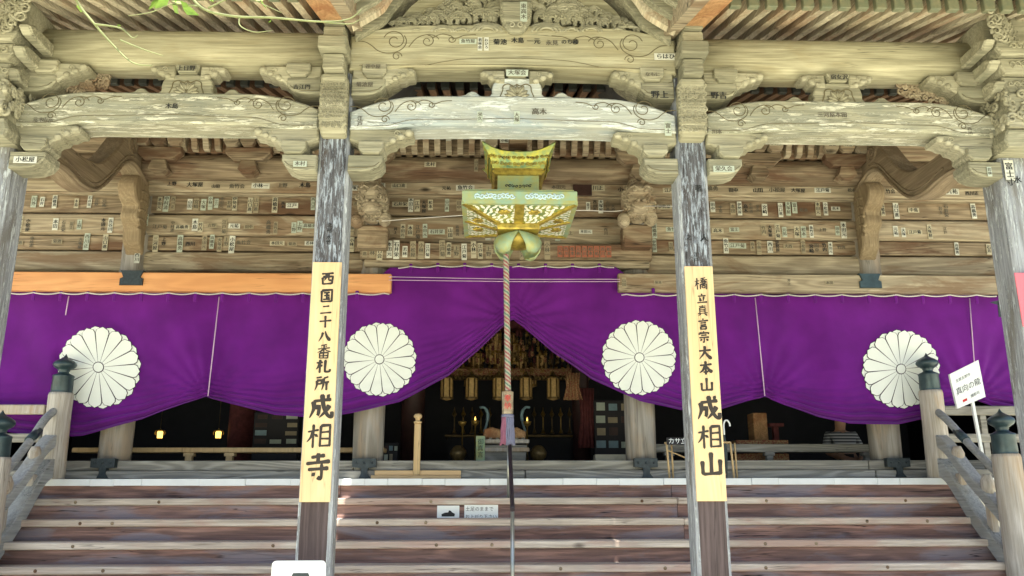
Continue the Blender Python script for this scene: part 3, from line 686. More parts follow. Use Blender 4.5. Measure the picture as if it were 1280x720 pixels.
# pillar heads: carved nose and stacked blocks coming forward
for i, x in enumerate(PX[1:3]):
    z0, z1 = Z(169, 7.4), Z(104, 7.4)
    prof = [(YF-.0, z0-.02), (YF-.10, z0), (YF-.17, z0+.10), (YF-.19, z0+.25), (YF-.17, z0+.42), (YF-.20, z1-.02), (YF-.19, z1+.02), (YF+.02, z1+.03)]
    o = MB().prism(prof, 'x', x-.125, x+.125, c=.02).build('carved_nose', 'carve', porch)
    g = MB()
    for r_ in range(12):
        zz = z0+.05+r_*(z1-z0-.06)/12
        yy = YF-.175 if r_ > 1 else YF-.15
        for c_ in range(4):
            cx = x-.09+c_*.06+(.03 if r_ % 2 else 0)-.01
            g.tube([(cx+a, yy-.012, zz+h) for a, h in spiral(0, 0, .027, 1.5, random.uniform(0, 6), random.choice((-1, 1)), 12, .2)], [.008*(1-.5*q/11) for q in range(12)], 5)
        for sx in (-1, 1):
            g.ball((x+sx*.125, yy+.05, zz), (.014, .04, .022), 6, 4)
    g.build('wave_carving', 'carve', o)
    zz = z1+.035
    for (h, hw, yf, yb, m_) in ((.17, .10, 7.22, 7.5, 'bracket'), (.14, .135, 7.12, 7.5, 'bracket'), (.13, .10, 7.18, 7.5, 'carve'), (.13, .095, 7.14, 7.5, 'bracket'), (.13, .09, 7.10, 7.45, 'carve')):
        MB().box(x-hw, x+hw, yf, yb, zz, zz+h-.006, c=.012).build('bearing_block', m_, porch); zz += h
    MB().box(x-.14, x+.14, 7.5, 7.8, 5.63, 6.2, c=.01).build('pillar_head', 'bracket', porch)
for i, (x, d) in enumerate(((PX[0], 1), (PX[3], -1))):
    # outer pillar heads: stepped brackets and curling carving, thrusting forward and sideways
    zz = Z(182, 7.3)
    MB().prism([(x-.22, zz), (x+.22, zz), (x+.24, zz+.09), (x+.2, zz+.2), (x-.2, zz+.2), (x-.24, zz+.09)], 'y', 7.22, 7.86, c=.02).build('pillar_cap', 'bracket', porch)
    zz += .21
    g = MB()
    g.box(x-.19, x+.19, 7.2, 7.8, zz, zz+.35)
    for q in range(60):
        a = random.uniform(-.2, .22); h = random.uniform(.0, .36)
        side = random.random() < .45
        cx = x+d*(.2+random.uniform(0, .04)) if side else x+a; cy = random.uniform(7.15, 7.6) if side else 7.19
        rr = random.uniform(.03, .055)
        if side: g.tube([(cx, cy+a_, zz+h+h_) for a_, h_ in spiral(0, 0, rr, 1.4, random.uniform(0, 6), random.choice((-1, 1)), 14, .2)], [.018*(1-.5*k/13) for k in range(14)], 6)
        else: g.tube([(cx+a_, cy-.0, zz+h+h_) for a_, h_ in spiral(0, 0, rr, 1.4, random.uniform(0, 6), random.choice((-1, 1)), 14, .2)], [.018*(1-.5*k/13) for k in range(14)], 6)
    g.build('wave_carving', 'carve', porch)
    zz += .36
    for k in range(3):
        w_ = .17+.05*k; hh = (.19, .17, .16)[k]
        MB().prism([(x-w_+.05, zz), (x+w_-.05, zz), (x+w_, zz+.08), (x+w_, zz+hh-.006), (x-w_, zz+hh-.006), (x-w_, zz+.08)], 'y', 7.22-.06*k, 7.8, c=.018).build('bearing_block', 'carve' if k % 2 else 'bracket', porch)
        bx_ = x+d*(.2+.09*k); b = MB()
        b.prism([(7.28-.1*k, zz+.03), (7.75, zz+.01), (7.75, zz+hh-.01), (7.3-.1*k, zz+hh-.01), (7.2-.1*k, zz+hh*.6)], 'x', bx_-.055, bx_+.055, c=.02)
        b.build('bracket_nose', 'bracket', porch)
        g = MB()
        for q in range(5):
            g.tube([(x-.1+q*.06+a_, 7.215-.06*k, zz+hh*.55+h_) for a_, h_ in spiral(0, 0, .035, 1.4, random.uniform(0, 6), random.choice((-1, 1)), 12, .2)], [.012*(1-.5*j/11) for j in range(12)], 5)
        g.build('curl_carving', 'carve', porch)
        zz += hh
    g = MB()
    for q in range(80):
        u = random.random(); cx = x+d*(.1+.45*u)-d*.1; cz = zz-.05+.42*random.random()*(.5+.5*u)
        g.tube([(cx+a_, 7.22-.35*u, cz+h_) for a_, h_ in spiral(0, 0, random.uniform(.03, .06), 1.3, random.uniform(0, 6), random.choice((-1, 1)), 12, .2)], [.016*(1-.5*k/11) for k in range(12)], 5)
    g.box(x-.3, x+.3, 7.2, 7.7, zz-.02, zz+.3)
    g.build('foliage_carving', 'carve', porch)
# openwork carving panels next to the outer brackets in the gap between the beams
for (pxa, pxb, py0, py1) in ((88, 135, 84, 119), (1122, 1190, 98, 132)):
    g = MB()
    for q in range(110):
        px = random.uniform(pxa, pxb); u = (px-pxa)/(pxb-pxa); u = u if pxa < 600 else 1-u
        py = random.uniform(py0+(2 if True else 0), py1-(py1-py0)*.55*u*.6); py = py1-(py1-py)*(1-.35*u) if False else py
        c = P(px, py, 7.62+random.uniform(0, .05))
        g.tube([(c.x+a_, c.y, c.z+h_) for a_, h_ in spiral(0, 0, random.uniform(.025, .045), 1.2, random.uniform(0, 6), random.choice((-1, 1)), 10, .2)], [.014*(1-.4*k/9) for k in range(10)], 5)
    g.build('openwork_carving', 'hall_pale', porch)
# shrimp-shaped tie beams from the outer porch pillars back to the hall pillars
for i, (x, d) in enumerate(((-4.78, 1), (5.30, -1))):
    low = bez([(7.85, 4.93), (8.6, 5.02), (9.05, 4.98), (9.4, 5.05), (9.75, 5.35), (10.05, 5.66), (10.35, 5.75), (10.75, 5.62)], 6)
    upp = bez([(10.85, 6.45), (10.4, 6.32), (10.05, 6.08), (9.7, 5.66), (9.4, 5.42), (9.0, 5.34), (8.4, 5.34), (7.85, 5.28)], 6)
    o = MB().prism(low+upp, 'x', x-.13, x+.13, c=.02).build('shrimp_beam', 'hall_y', porch)
    g = MB()
    g.tube([(x+d*.135, a, h+.035) for a, h in low], .022, 6)
    g.tube([(x+d*.135, a, h+.11) for a, h in low[6:36]], .012, 6)
    g.tube([(x+d*.135, 10.2+a_, 6.0+h_) for a_, h_ in spiral(0, 0, .15, 1.5, 2, 1, 26, .15)], .018, 6)
    g.build('moulding', 'hall_y', o)
    g = MB().prism(bez([(10.9, 5.75), (10.55, 5.72), (10.42, 5.55), (10.5, 5.38), (10.62, 5.3), (10.6, 5.15), (10.72, 5.02), (10.75, 4.85), (10.9, 4.7)], 4), 'x', x-.12, x+.12, c=.02)
    for q in range(5): g.tube([(x+d*.12, 10.62+.25*t_, 5.5-.13*q+.05*math.sin(t_*3)) for t_ in (0, .3, .6, 1)], .02, 5)
    g.lathe([(.01, -.16), (.17, -.14), (.17, .14), (.01, .16)], (x, 10.42, 5.64), 16) if False else None
    g.build('corbel', 'hall_z', porch)
# --- porch rafters
def rz(Y): return 6.285+(Y-7.64)*.3134
proto = None; groups = []
sp = .175
xs = []
x = PX[1]-.34
while x > -6.6: xs.append(x); x -= sp
x = PX[2]+.34
while x < 7.1: xs.append(x); x += sp
for x in xs:
    if proto is None:
        b = MB(); b.stick((x, 6.9, rz(6.9)+.065), (x, 10.8, rz(10.8)+.065), .082, .13); proto = b.build('rafter', 'rafter', porch); px0 = x
        MB().box(x-.052, x+.052, 6.86, 6.93, rz(6.89)-.012, rz(6.89)+.138, c=.006).build('rafter_cap', 'cap', proto)
        fl = MB(); fl.stick((x, 5.75, rz(6.0)+.10), (x, 7.4, rz(7.4)+.20), .08, .095); fl = fl.build('flying_rafter', 'rafter', porch)
    else:
        for src in (proto, fl): c = copy_tree(src, porch, Vector((0, 0, 0))); c.location = src.location+Vector((x-px0, 0, 0))
for (xa, xb) in ((-6.7, PX[1]+.11), (PX[2]-.11, 7.2)):
    b = MB(); b.prism([(6.95, rz(6.95)+.133), (10.9, rz(10.9)+.133), (10.9, rz(10.9)+.17), (6.95, rz(6.95)+.17)], 'x', xa, xb); b.build('roof_board', 'sheath', porch)
    MB().box(xa, xb, 6.9, 7.0, rz(6.95)+.145, rz(6.95)+.22, c=.01).build('eave_board', 'bracket', porch)
    b = MB(); b.prism([(5.6, rz(5.9)+.15), (9.6, rz(9.6)+.3), (9.6, rz(9.6)+.6), (5.6, rz(5.9)+.5)], 'x', xa, xb); b.build('roof_slab', 'tile', porch)
# --- cusped gable over the centre bay
half = [X(447, 45, 7.3), X(468, 33, 7.3), X(485, 22, 7.3), X(493, 10, 7.3), X(503, -2, 7.3), X(520, -20, 7.3), X(560, -45, 7.3), X(646, -58, 7.3)]
hz_ = [Z(45, 7.3, 447), Z(33, 7.3, 468), Z(22, 7.3, 485), Z(10, 7.3, 493), Z(-2, 7.3, 503), Z(-20, 7.3, 520), Z(-45, 7.3, 560), Z(-58, 7.3)]
lft = bez(list(zip(half, hz_)), 4)
gcx = lft[-1][0]
arc = lft+[(2*gcx-a, h) for a, h in lft[::-1][1:]]
arc = [(a+(XC-gcx)*1.0, h) for a, h in arc]
def off(pts, dz): return [(a, h+dz) for a, h in pts]
for k in range(9):
    Yk = 7.42-.2*k
    b = MB(); up_ = off(arc, .10)
    b.prism(arc+up_[::-1], 'y', Yk-.09, Yk, c=.0); b.build('gable_rib', 'rafter' if k % 3 == 1 else 'bracket', porch)
b = MB(); b.prism(off(arc, .101)+off(arc, .15)[::-1], 'y', 5.3, 9.0); b.build('vault_board', 'bracket', porch)
b = MB(); b.prism(off(arc, .16)+off(arc, .6)[::-1], 'y', 5.2, 9.6); b.build('roof_slab', 'tile', porch)
b = MB(); b.prism([(PX[1]+.1, ZT1-.06)]+arc+[(PX[2]-.1, ZT1-.06)], 'y', 7.62, 7.68); b.build('tympanum_board', 'beam', porch)
for d, x in ((1, PX[1]), (-1, PX[2])):
    b = MB(); b.stick((x, 7.55, rz(7.55)+.02), (x, 5.4, rz(5.4)+.02), .24, .30); b.build('gable_side_beam', 'bark_orange', porch)
    b = MB(); b.stick((x+d*.19, 7.6, rz(7.6)-.02), (x+d*.19, 5.4, rz(5.4)-.02), .12, .34); b.build('gable_side_board', 'hall_pale', porch)
# filler strips of ribs between side beam and vault
# waves
wv_ = MB()
def wave(px, py, h, d, Y):
    c = P(px, py, Y); path = bez([(0, 0), (-.10, .45), (.06, .88), (.42, 1.02), (.72, .82), (.66, .58), (.46, .56)], 4); n = len(path)
    for k_, (sc_, oy, w_) in enumerate(((1, 0, .17), (.8, -.012, .13), (.6, -.02, .10))):
        wv_.tube([(c.x+d*h*(a*sc_+.02*k_), Y+oy, c.z+h*b_*sc_) for a, b_ in path], [h*w_*(1.25-.85*q/(n-1)) for q in range(n)], 6, flat=.8)
    for q in range(3):
        wv_.ball((c.x+d*h*(.50+.17*q), Y-.03, c.z+h*(.50+.10*(q-1)**2)), h*(.085+.02*(q == 0)), 8, 5)
def hump(px, py, r, Y):
    c = P(px, py, Y)
    for q in range(4):
        rr = r*(1-.23*q)
        wv_.tube([(c.x+rr*1.5*math.cos(a), Y-.02*q, c.z+rr*math.sin(a)*.8) for a in [math.pi*i/12 for i in range(13)]], rr*.13+.006, 6)
for d in (-1, 1):
    for lay in range(3):
        for i in range(17):
            u = (i+random.uniform(0, .9))/17
            px = 646+d*(24+u*132); env = 62*(1-u)**.8*(1-.28*lay)
            py = (39 if d < 0 else 42)-env*.62*random.uniform(.55, 1)
            wave(px, py, random.uniform(.12, .17)*(1.1-.5*u), d if random.random() < .75 else -d, YF+.10-.05*lay)
            if lay == 0 and u < .8: wave(px, py+9, .10*(1.1-.5*u), -d, YF+.12)
    hump(646+d*37, 42, .13, YF-.04); hump(646+d*68, 42, .08, YF-.04); hump(646+d*92, 42, .10, YF-.04); hump(646+d*125, 42, .07, YF-.02)
    wv_.tube([tuple(P(*a, YF-.01)) for a in bez([(646+d*118, 40), (646+d*135, 33), (646+d*150, 35), (646+d*168, 40)], 4)], .022, 6)
wv_.build('wave_carving', 'carve', porch)
# pot-shaped strut in the middle of the gable
c = P(645, 40, YF-.1); zt_ = Z(3, YF-.1); zb_ = c.z
b = MB(); b.prism(bez([(c.x-.155, zt_), (c.x-.16, zt_-.12), (c.x-.14, zb_+.1), (c.x-.08, zb_+.0), (c.x, zb_-.02), (c.x+.08, zb_), (c.x+.14, zb_+.1), (c.x+.16, zt_-.12), (c.x+.155, zt_)], 4), 'y', YF-.14, YF+.1, c=.03)
pot = b.build('pot_strut', 'bracket', porch)
g = MB()
for d in (-1, 1): g.tube([(c.x+d*.045+a*d, YF-.15, zb_+.05+h) for a, h in spiral(0, 0, .035, 1.3, 1, 1, 14)], .009, 6)
g.build('scroll_relief', 'carve', pot)
slip(pot, c.x+.075, YF-.145, zb_+.2, 'g', '東高木', True, .95)
MB().box(c.x-.16, c.x+.16, YF-.16, YF+.1, zt_+.005, zt_+.12, c=.01).build('bearing_block', 'bracket', porch)
# slips on outer pillars
for (px, py, st, sty, v) in ((1262, 213, '富士', 'w', True), (1272, 225, '水', 'n', True), (1263, 228, '寸', 'n', True)):
    q = P(px, py, 7.44); slip(pillars[3], q.x, 7.445, q.z, sty, st, v, 1.3)
for (px, py, st, s) in ((873, 236, '著', 1.2), (861, 297, '之', .9), (880, 298, '人', 1.3), (870, 322, '江戸', .8)):
    q = P(px, py, 7.485); slip(pillars[2], q.x, 7.486, q.z, 'n', st, True, s)
for (px, py, st, s) in ((412, 285, '北村', .8), (411, 300, '水竹', .8)):
    q = P(px, py, 7.485); slip(pillars[1], q.x, 7.486, q.z, 'n', st, True, s)
# ================================================================== veranda and staircase
ver = thing('veranda', (XC, 10.85, 0), 'narrow timber veranda whose floorboard ends are painted white above the stairs', 'veranda')
rnd = random.Random(11)
x = -8.6
while x < 8.9:
    wd = rnd.choice((.28, .34, .42, .55, .7, .9)); x1 = min(x+wd, 8.9)
    MB().box(x+.0015, x1-.0015, 10.415+rnd.uniform(-.004, .004), 11.3, 1.652+rnd.uniform(-.003, .003), zf+rnd.uniform(-.002, .001), c=.004).build('floorboard', 'white_end', ver)
    x = x1
SX0, SX1 = -5.42, 5.9
MB().box(SX0-3, SX1+3, 11.0, 11.2, .0, 1.65).build('base_board', 'hall', ver)
stairs = thing('wooden_staircase', (XC, 9.6, 0), 'wide worn plank staircase with reddish brown risers and pale treads leading up to the hall', 'staircase')
RS, RD = .229, .292
J0, J1 = X(428, 612, 10.6), X(836, 612, 10.6)
for k in range(1, 8):
    zt = zf - RS*k; yf = 10.42-RD*k
    js = [SX0, J0, J1, SX1]
    for q in range(3):
        a, c_ = js[q]+.002, js[q+1]-.002
        if zt > .09:
            MB().box(a, c_, yf, yf+RD+.03, zt-.078, zt, c=.01).build('tread', 'tread', stairs)
        zr_ = zt+RS-.080
        MB().box(a, c_, yf+RD+.035+rnd.uniform(0, .003), yf+RD+.062, max(zt-.01, .09), zr_, c=.003).build('riser', 'riser', stairs)
        # wooden plugs on the tread nosing
        if zt > .09:
            for _ in range(2):
                px_ = rnd.uniform(a+.3, c_-.3)
                g = MB(); g.lathe([(.001, 0), (.019, 0), (.019, .004), (.001, .005)], (0, 0, 0), 10)
                g.v = [(px_+v[0], yf+.002-v[2], zt-.04+v[1]) for v in g.v]
                g.build('plug', 'hall', stairs)
for x in (SX0-.06, SX1):
    b = MB(); b.prism([(10.5, 1.65), (10.5, .0), (8.38, .0), (8.38, .09), (10.44, 1.65)], 'x', x, x+.06); b.build('side_board', 'riser', stairs)
# dog-legged railings with onion-shaped bronze finials
def giboshi(c, s, parent):
    prof = [(.148, 0), (.15, .02), (.145, .035), (.150, .05), (.143, .30), (.150, .31), (.150, .33), (.14, .345), (.11, .36), (.075, .385), (.07, .41), (.082, .425), (.078, .44), (.10, .46), (.145, .50), (.165, .545), (.155, .59), (.115, .63), (.065, .665), (.035, .69), (.018, .72), (.003, .76)]
    b = MB().lathe([(r*s*1.03, z*s*.80) for r, z in prof], c, 32); return b.build('finial', 'giboshi', parent)
def railing(xu, yu, xl_, yl, zu, zl, d, label):
    t = thing('stair_railing', ((xu+xl_)/2, (yu+yl)/2, 0), label, 'railing', 'railings flanking the staircase')
    for (x, y, z0, z1, r) in ((xu, yu, zf-.0, zu, .142), (xl_, yl, .092, zl, .145)):
        b = MB(); b.lathe([(r*1.12, z0), (r*1.08, z0+.3), (r, z1-.25), (r*1.02, z1-.04), (r*.97, z1)], (x, y, 0), 20); b.build('newel_post', 'newel', t)
        giboshi((x, y, z1-.004), r/.125*.72, t)
    # round handrail
    ya, yb = yu-.08, yl+.08
    hA, hB = 2.57, 1.70
    pth = bez([(xu, ya, hA), (xu, yu-.3, hA-.13), ((xu+xl_)/2, (ya+yb)/2, (hA+hB)/2-.0), (xl_, yl+.1, hB)], 8)
    MB().tube(pth, .047, 12).build('handrail', 'rail', t)
    m_ = Vector(pth[14]); MB().tube([m_+Vector((0, .09, .062)), m_+Vector((0, -.09, -.062))], .053, 12).build('metal_collar', 'giboshi', t)
    def slope_plank(zA, zB, h, w_, name):
        b = MB(); pA, pB = yu-.1, yl+.1
        prof = bez([(pA, zA+.02), (pA-.2, zA-.1), ((pA+pB)/2, (zA+zB)/2), (pB, zB)], 5)
        b.prism(prof+[(a, q-h) for a, q in prof[::-1]], 'x', xu-w_/2, xu+w_/2, c=.012); return b.build(name, 'rail', t)
    slope_plank(2.26, 1.37, .16, .15, 'middle_rail')
    slope_plank(1.97, .92, .24, .18, 'base_rail')
    for u in (.33, .72):
        y = yu+(yl-yu)*u; zb_ = 2.22+(1.33-2.22)*u-.02
        b = MB(); b.lathe([(.05, -.02), (.07, .05), (.075, .12), (.055, .17), (.045, .2)], (xu, y, zb_), 14); b.build('rail_strut', 'newel', t)
        b = MB().box(xu-.04, xu+.04, y-.05, y+.05, zb_-.5, zb_-.12, c=.01); b.build('rail_strut', 'newel', t)
    return t
ru = P(77, 560, 10.86); rl = P(2, 600, 9.57)
railing(-5.33, 10.53, -5.27, 9.22, Z(490, 10.42, 85), Z(571, 9.1, 8), 1, 'grey timber railing with dark bronze onion finials left of the steps')
railing(5.76, 10.53, 5.78, 9.17, Z(487, 10.42, 1165), Z(567, 9.05, 1262), -1, 'grey timber railing with dark onion finials beside the tilted white sign')
# balustrade of the veranda beyond the stairs
for (xa, xb, lab, ya) in ((-9.3, -5.5, 'pale horizontal balustrade rails running left from the upper newel post', 10.55), (5.9, 9.6, 'pale horizontal balustrade rails running right behind the tilted white sign', 10.55)):
    t = thing('veranda_balustrade', ((xa+xb)/2, ya, zf), lab, 'balustrade', 'veranda balustrades')
    for (z0, z1, m_) in ((Z(518, 10.54, 30), Z(506, 10.54, 30), 'newel' if xa < 0 else 'sill'), (Z(553, 10.54, 30), Z(542, 10.54, 30), 'sill'), (zf+.0, zf+.11, 'sill')):
        MB().box(xa, xb, 10.50, 10.58, z0, z1, c=.012).build('rail', m_, t)
    x = xa+.5
    while x < xb-.2:
        MB().box(x-.04, x+.04, 10.51, 10.57, zf+.112, Z(518, 10.54, 30)-.003, c=.006).build('post', 'sill', t); x += 1.25
MB().box(-9.4, -5.72, 10.75, 10.95, 0, 1.62).build('plaster_base', 'plaster', ver)
MB().box(6.2, 9.8, 10.75, 10.95, 0, 1.62).build('plaster_base', 'plaster', ver)
# centre handrail, seen end-on
t = thing('centre_handrail', (X(636, 600, 10), 9.7, 0), 'thin metal handrail running straight down the middle of the steps', 'handrail')
xh = X(636, 560, 10.5)
b = MB(); b.tube([(xh-.012, 10.2, zf-RS), (xh-.012, 10.2, Z(543, 10.45)-.03)], .019, 10); b.build('post', 'steel', t)
xh2 = X(640.5, 680, 8.9)
b = MB(); b.tube([(xh2, 8.88, .09), (xh2, 8.88, Z(637, 8.88)-.02)], .021, 10); b.build('post', 'steel', t)
b = MB(); b.tube(bez([(xh-.012, 10.5, Z(543, 10.45)-.04), (xh-.01, 10.42, Z(543, 10.45)), (xh, 10.3, Z(543, 10.45)-.02), ((xh+xh2)/2, 9.6, (Z(543, 10.45)+Z(637, 8.9))/2), (xh2, 8.85, Z(637, 8.88))], 6), .024, 10); b.build('grab_rail', 'steel_dark', t)

# ================================================================== curtain
YC = 10.74
TOP = [(-90, 367), (0, 364.5), (390, 367), (440, 366), (462, 360), (480, 342), (488, 335), (560, 333), (640, 334), (768, 334), (778, 341), (800, 358), (850, 367), (1240, 369), (1340, 370)]
BOT = [(-90, 512), (0, 538), (60, 548), (105, 545), (180, 524), (230, 505), (258, 496), (290, 505), (345, 519), (400, 523), (440, 517), (500, 503), (560, 471), (600, 437), (630, 408), (641, 400), (652, 408), (690, 440), (740, 475), (800, 502), (850, 513), (900, 512), (935, 501), (956, 496), (980, 506), (1020, 521), (1060, 530), (1120, 531), (1160, 522), (1195, 508), (1217, 499), (1240, 508), (1300, 524), (1340, 528)]
PULL = [(258, 496), (641, 400), (956, 496), (1217, 499), (-120, 500)]
def interp(L, x):
    for (a, b_), (c, d) in zip(L, L[1:]):
        if x <= c: return b_+(d-b_)*(x-a)/(c-a)
    return L[-1][1]
def curtain_y(px, py):
    yb = interp(BOT, px); yt = interp(TOP, px)
    s = max(0, yb-py)                       # px above the hem
    dist = min(math.hypot(px-a, (py-b_)*.9) for a, b_ in PULL)
    sp_ = 4.5+dist*.05; amp = .05*math.exp(-(s/(16+dist*.14))**1.5)*min(1, .35+dist/120)
    y = -amp*(2*abs(math.cos(math.pi*s/sp_))**1.6-1)
    y += .035*math.sin(px*.045+s*.012)*min(1, s/60) + .012*math.sin(px*.11+1+s*.03)*min(1, (py-yt)/60)
    for a, b_ in PULL[:4]:                      # folds radiating from the pulled-up points
        r = math.hypot(px-a, py-b_)
        if 6 < r < 130: y += .028*math.exp(-r/60)*math.sin(math.atan2(py-b_, px-a)*20)
    y += .06*math.exp(-((px-641)/30)**2)*(s < 200)*max(0, 1-s/120)*-.6
    return y
CRESTS = [(124.5, 459.5, 51.5), (474.5, 449.5, 46.5), (798.5, 447.5, 47), (1125.5, 461.5, 49.5)]
def CP(px, py, dy=0):
    k = 1
    for cx, cy, R_ in CRESTS: k = min(k, max(.12, (math.hypot(px-cx, py-cy)-R_+2)/9))
    p = P(px, py, YC); p.y = YC+curtain_y(px, py)*k+.015*math.sin(px*.045)*(1-k)+dy; return p
ct = thing('temple_curtain', (XC, YC, Z(500, YC)), 'long purple curtain with four white chrysanthemum crests and a swagged hem', 'curtain')
nx, nz = 520, 70; vs = []; fs = []
for i in range(nx+1):
    px = -85+(1335+85)*i/nx
    yt = interp(TOP, px); yb = interp(BOT, px)
    for j in range(nz+1):
        u = j/nz; u = 1-(1-u)**1.5; vs.append(CP(px, yt+(yb-yt)*u))
for i in range(nx):
    for j in range(nz): a = i*(nz+1)+j; fs.append((a, a+1, a+nz+2, a+nz+1))
b = MB().add(vs, fs, smooth=True); NO_NORMAL.add('cloth_panel'); cl = b.build('cloth_panel', 'purple', ct)
sol = cl.modifiers.new('thickness', 'SOLIDIFY'); sol.thickness = .004; sol.offset = 1
# crests
def petal(cx, cy, R_, a, w, r0, dy, b, k, n=9, lowlimit=None, sk=0):
    pts = []
    rc = R_-w
    for i in range(n+1):
        th = -math.pi/2+math.pi*i/n; pts.append((rc+w*math.cos(th), w*math.sin(th)))
    pts = [(r0, -w*r0/rc*.92)]+pts+[(r0, w*r0/rc*.92)]
    ctr = (rc*.75, 0); ring = pts
    def T(u, v):
        x = u*math.cos(a)-v*math.sin(a); y = u*math.sin(a)+v*math.cos(a)
        y += sk*x*.0; return CP(cx+x, cy+y, dy)
    m_ = len(ring); vs = [T(*p) for p in ring]
    # strips between left and right edge so that the petal follows the cloth
    vs = []; fs = []
    steps = 12
    for s_ in range(steps+1):
        u = r0+(R_-r0)*s_/steps
        if u < rc: hw = w*u/rc*.985
        else: hw = math.sqrt(max(0, w*w-(u-rc)**2))
        for t_ in (-1, -.33, .33, 1): vs.append(T(u, hw*t_))
    for s_ in range(steps):
        for q in range(3): a_ = s_*4+q; fs.append((a_, a_+1, a_+5, a_+4))
    b.add(vs, fs, k, True)
for (cx, cy, R_, kx) in ((124.5, 459.5, 51.5, 0), (474.5, 449.5, 46.5, 0), (798.5, 447.5, 47, 0), (1125.5, 461.5, 49.5, 0)):
    b = MB(); N = 16
    for q in range(N):
        a = 2*math.pi*(q+.5)/N+.1
        petal(cx, cy, R_+.7, a, R_*.155, R_*.55, -.006, b, 1); petal(cx, cy, R_, a, R_*.138, R_*.6, -.009, b, 0)
    for q in range(N):
        a = 2*math.pi*q/N+.1
        petal(cx, cy, R_-.3, a, R_*.17, 1, -.016, b, 1)
    for q in range(N):
        a = 2*math.pi*q/N+.1
        petal(cx, cy, R_-1.0, a, R_*.153, R_*.13, -.024, b, 0)
    for rr, k, dy in ((R_*.135, 1, -.027), (R_*.115, 0, -.031)):
        vs = [CP(cx, cy, dy)]+[CP(cx+rr*math.cos(i*math.pi/12), cy+rr*math.sin(i*math.pi/12), dy) for i in range(24)]
        b.add(vs, [(0, 1+i, 1+(i+1) % 24) for i in range(24)], k)
    b.build('crest', ['crest_white', 'crest_line'], ct)
# hanging loops, twine and pull-up cords
g = None
px = 8
while px < 1290:
    if not (470 < px < 500 or 768 < px < 800):
        side = not 490 < px < 775; yt = interp(TOP, px)+(4 if side else 0); yl_ = 10.53 if side else YC-.04; p = P(px, yt, yl_)
        MB().box(p.x-.022, p.x+.022, yl_, yl_+.02, p.z-.075, p.z+.055, c=.008).build('loop', 'purple', ct)
    px += 33.7
pts = []
px = 10
def twine(pa, pb, name='twine'):
    pts = []; n = int((pb-pa)/1.4)
    for i in range(n+1):
        px = pa+(pb-pa)*i/n; ph = ((px-8) % 33.7)/33.7
        side = not 490 < px < 775; ty = (368.3+.6*(px > 600)+.002*(px-600) if side else interp(TOP, px)); q = P(px, ty-1.5+2.0*math.sin(ph*math.pi), 10.53 if side else YC-.05); pts.append(q)
    b = MB()
    for i in range(0, len(pts)-1):   # twisted strands: short beads
        b.tube([pts[i], pts[i]+(pts[i+1]-pts[i])*.66], .0095, 5)
    return b.build(name, 'white_cord', ct)
twine(2, 487); twine(498, 768); twine(777, 1246)
for (pa, pb) in (((274, 371), (260, 495)), ((86, 370), (82, 394)), ((944, 372), (956, 495)), ((1212, 373), (1219, 470))):
    a_ = P(*pa, YC-.07); c_ = P(*pb, YC-.05); MB().tube([a_, c_], .0075, 6).build('pull_cord', 'cord', ct)
# thin wires across the centre
t_ = thing('hanging_wire', (XC, 10.5, Z(349, 10.5)), 'thin pale wires stretched across the raised middle of the curtain', 'wire')
for y0, y1 in ((346, 349), (350, 352)):
    MB().tube([P(486, y0, 10.55), P(640, y1, 10.5), P(775, y1, 10.55)], .005, 5).build('strand', 'cord', t_)
tag(MB().tube(bez([P(445, 268, 10.6), P(470, 276, 10.55), P(520, 273, 9.9), P(600, 268, 8.9), P(717, 263, 8.9), P(770, 264, 10.3), P(800, 258, 10.55), P(845, 258, 8)], 6), .0055, 5).build('slack_wire', 'white_cord'), 'slack pale wire looping from pillar to pillar behind the bronze lantern', 'wire')

# ================================================================== hanging bronze lantern and bell rope
LY = 8.7; L0 = P(647, 250, LY); lx = L0.x; za = P(647, 252, LY-.62).z   # underside rim height
A_ = .60
lan = thing('bronze_lantern', (lx, LY, za), 'large square gilded bronze lantern with pierced leaf panels hanging over the stairs', 'lantern')
rim_h = .13
b = MB(); b.prism([(lx-A_, LY-A_), (lx+A_, LY-A_), (lx+A_, LY+A_), (lx-A_, LY+A_)], 'z', za, za+rim_h, c=.012); b.build('rim', 'verdigris', lan)
# pale openwork strip in the rim front
for d in (-1, 1):
    b = MB()
    for q in range(9): b.tube([(lx+d*(.08+.045*q)+a_, LY-A_-.003, za+rim_h*.5+h_) for a_, h_ in spiral(0, 0, .032, 1.2, q*1.3, 1 if q % 2 else -1, 10, .2)], .008, 5)
    b.build('rim_ornament', 'crane_pale', lan)
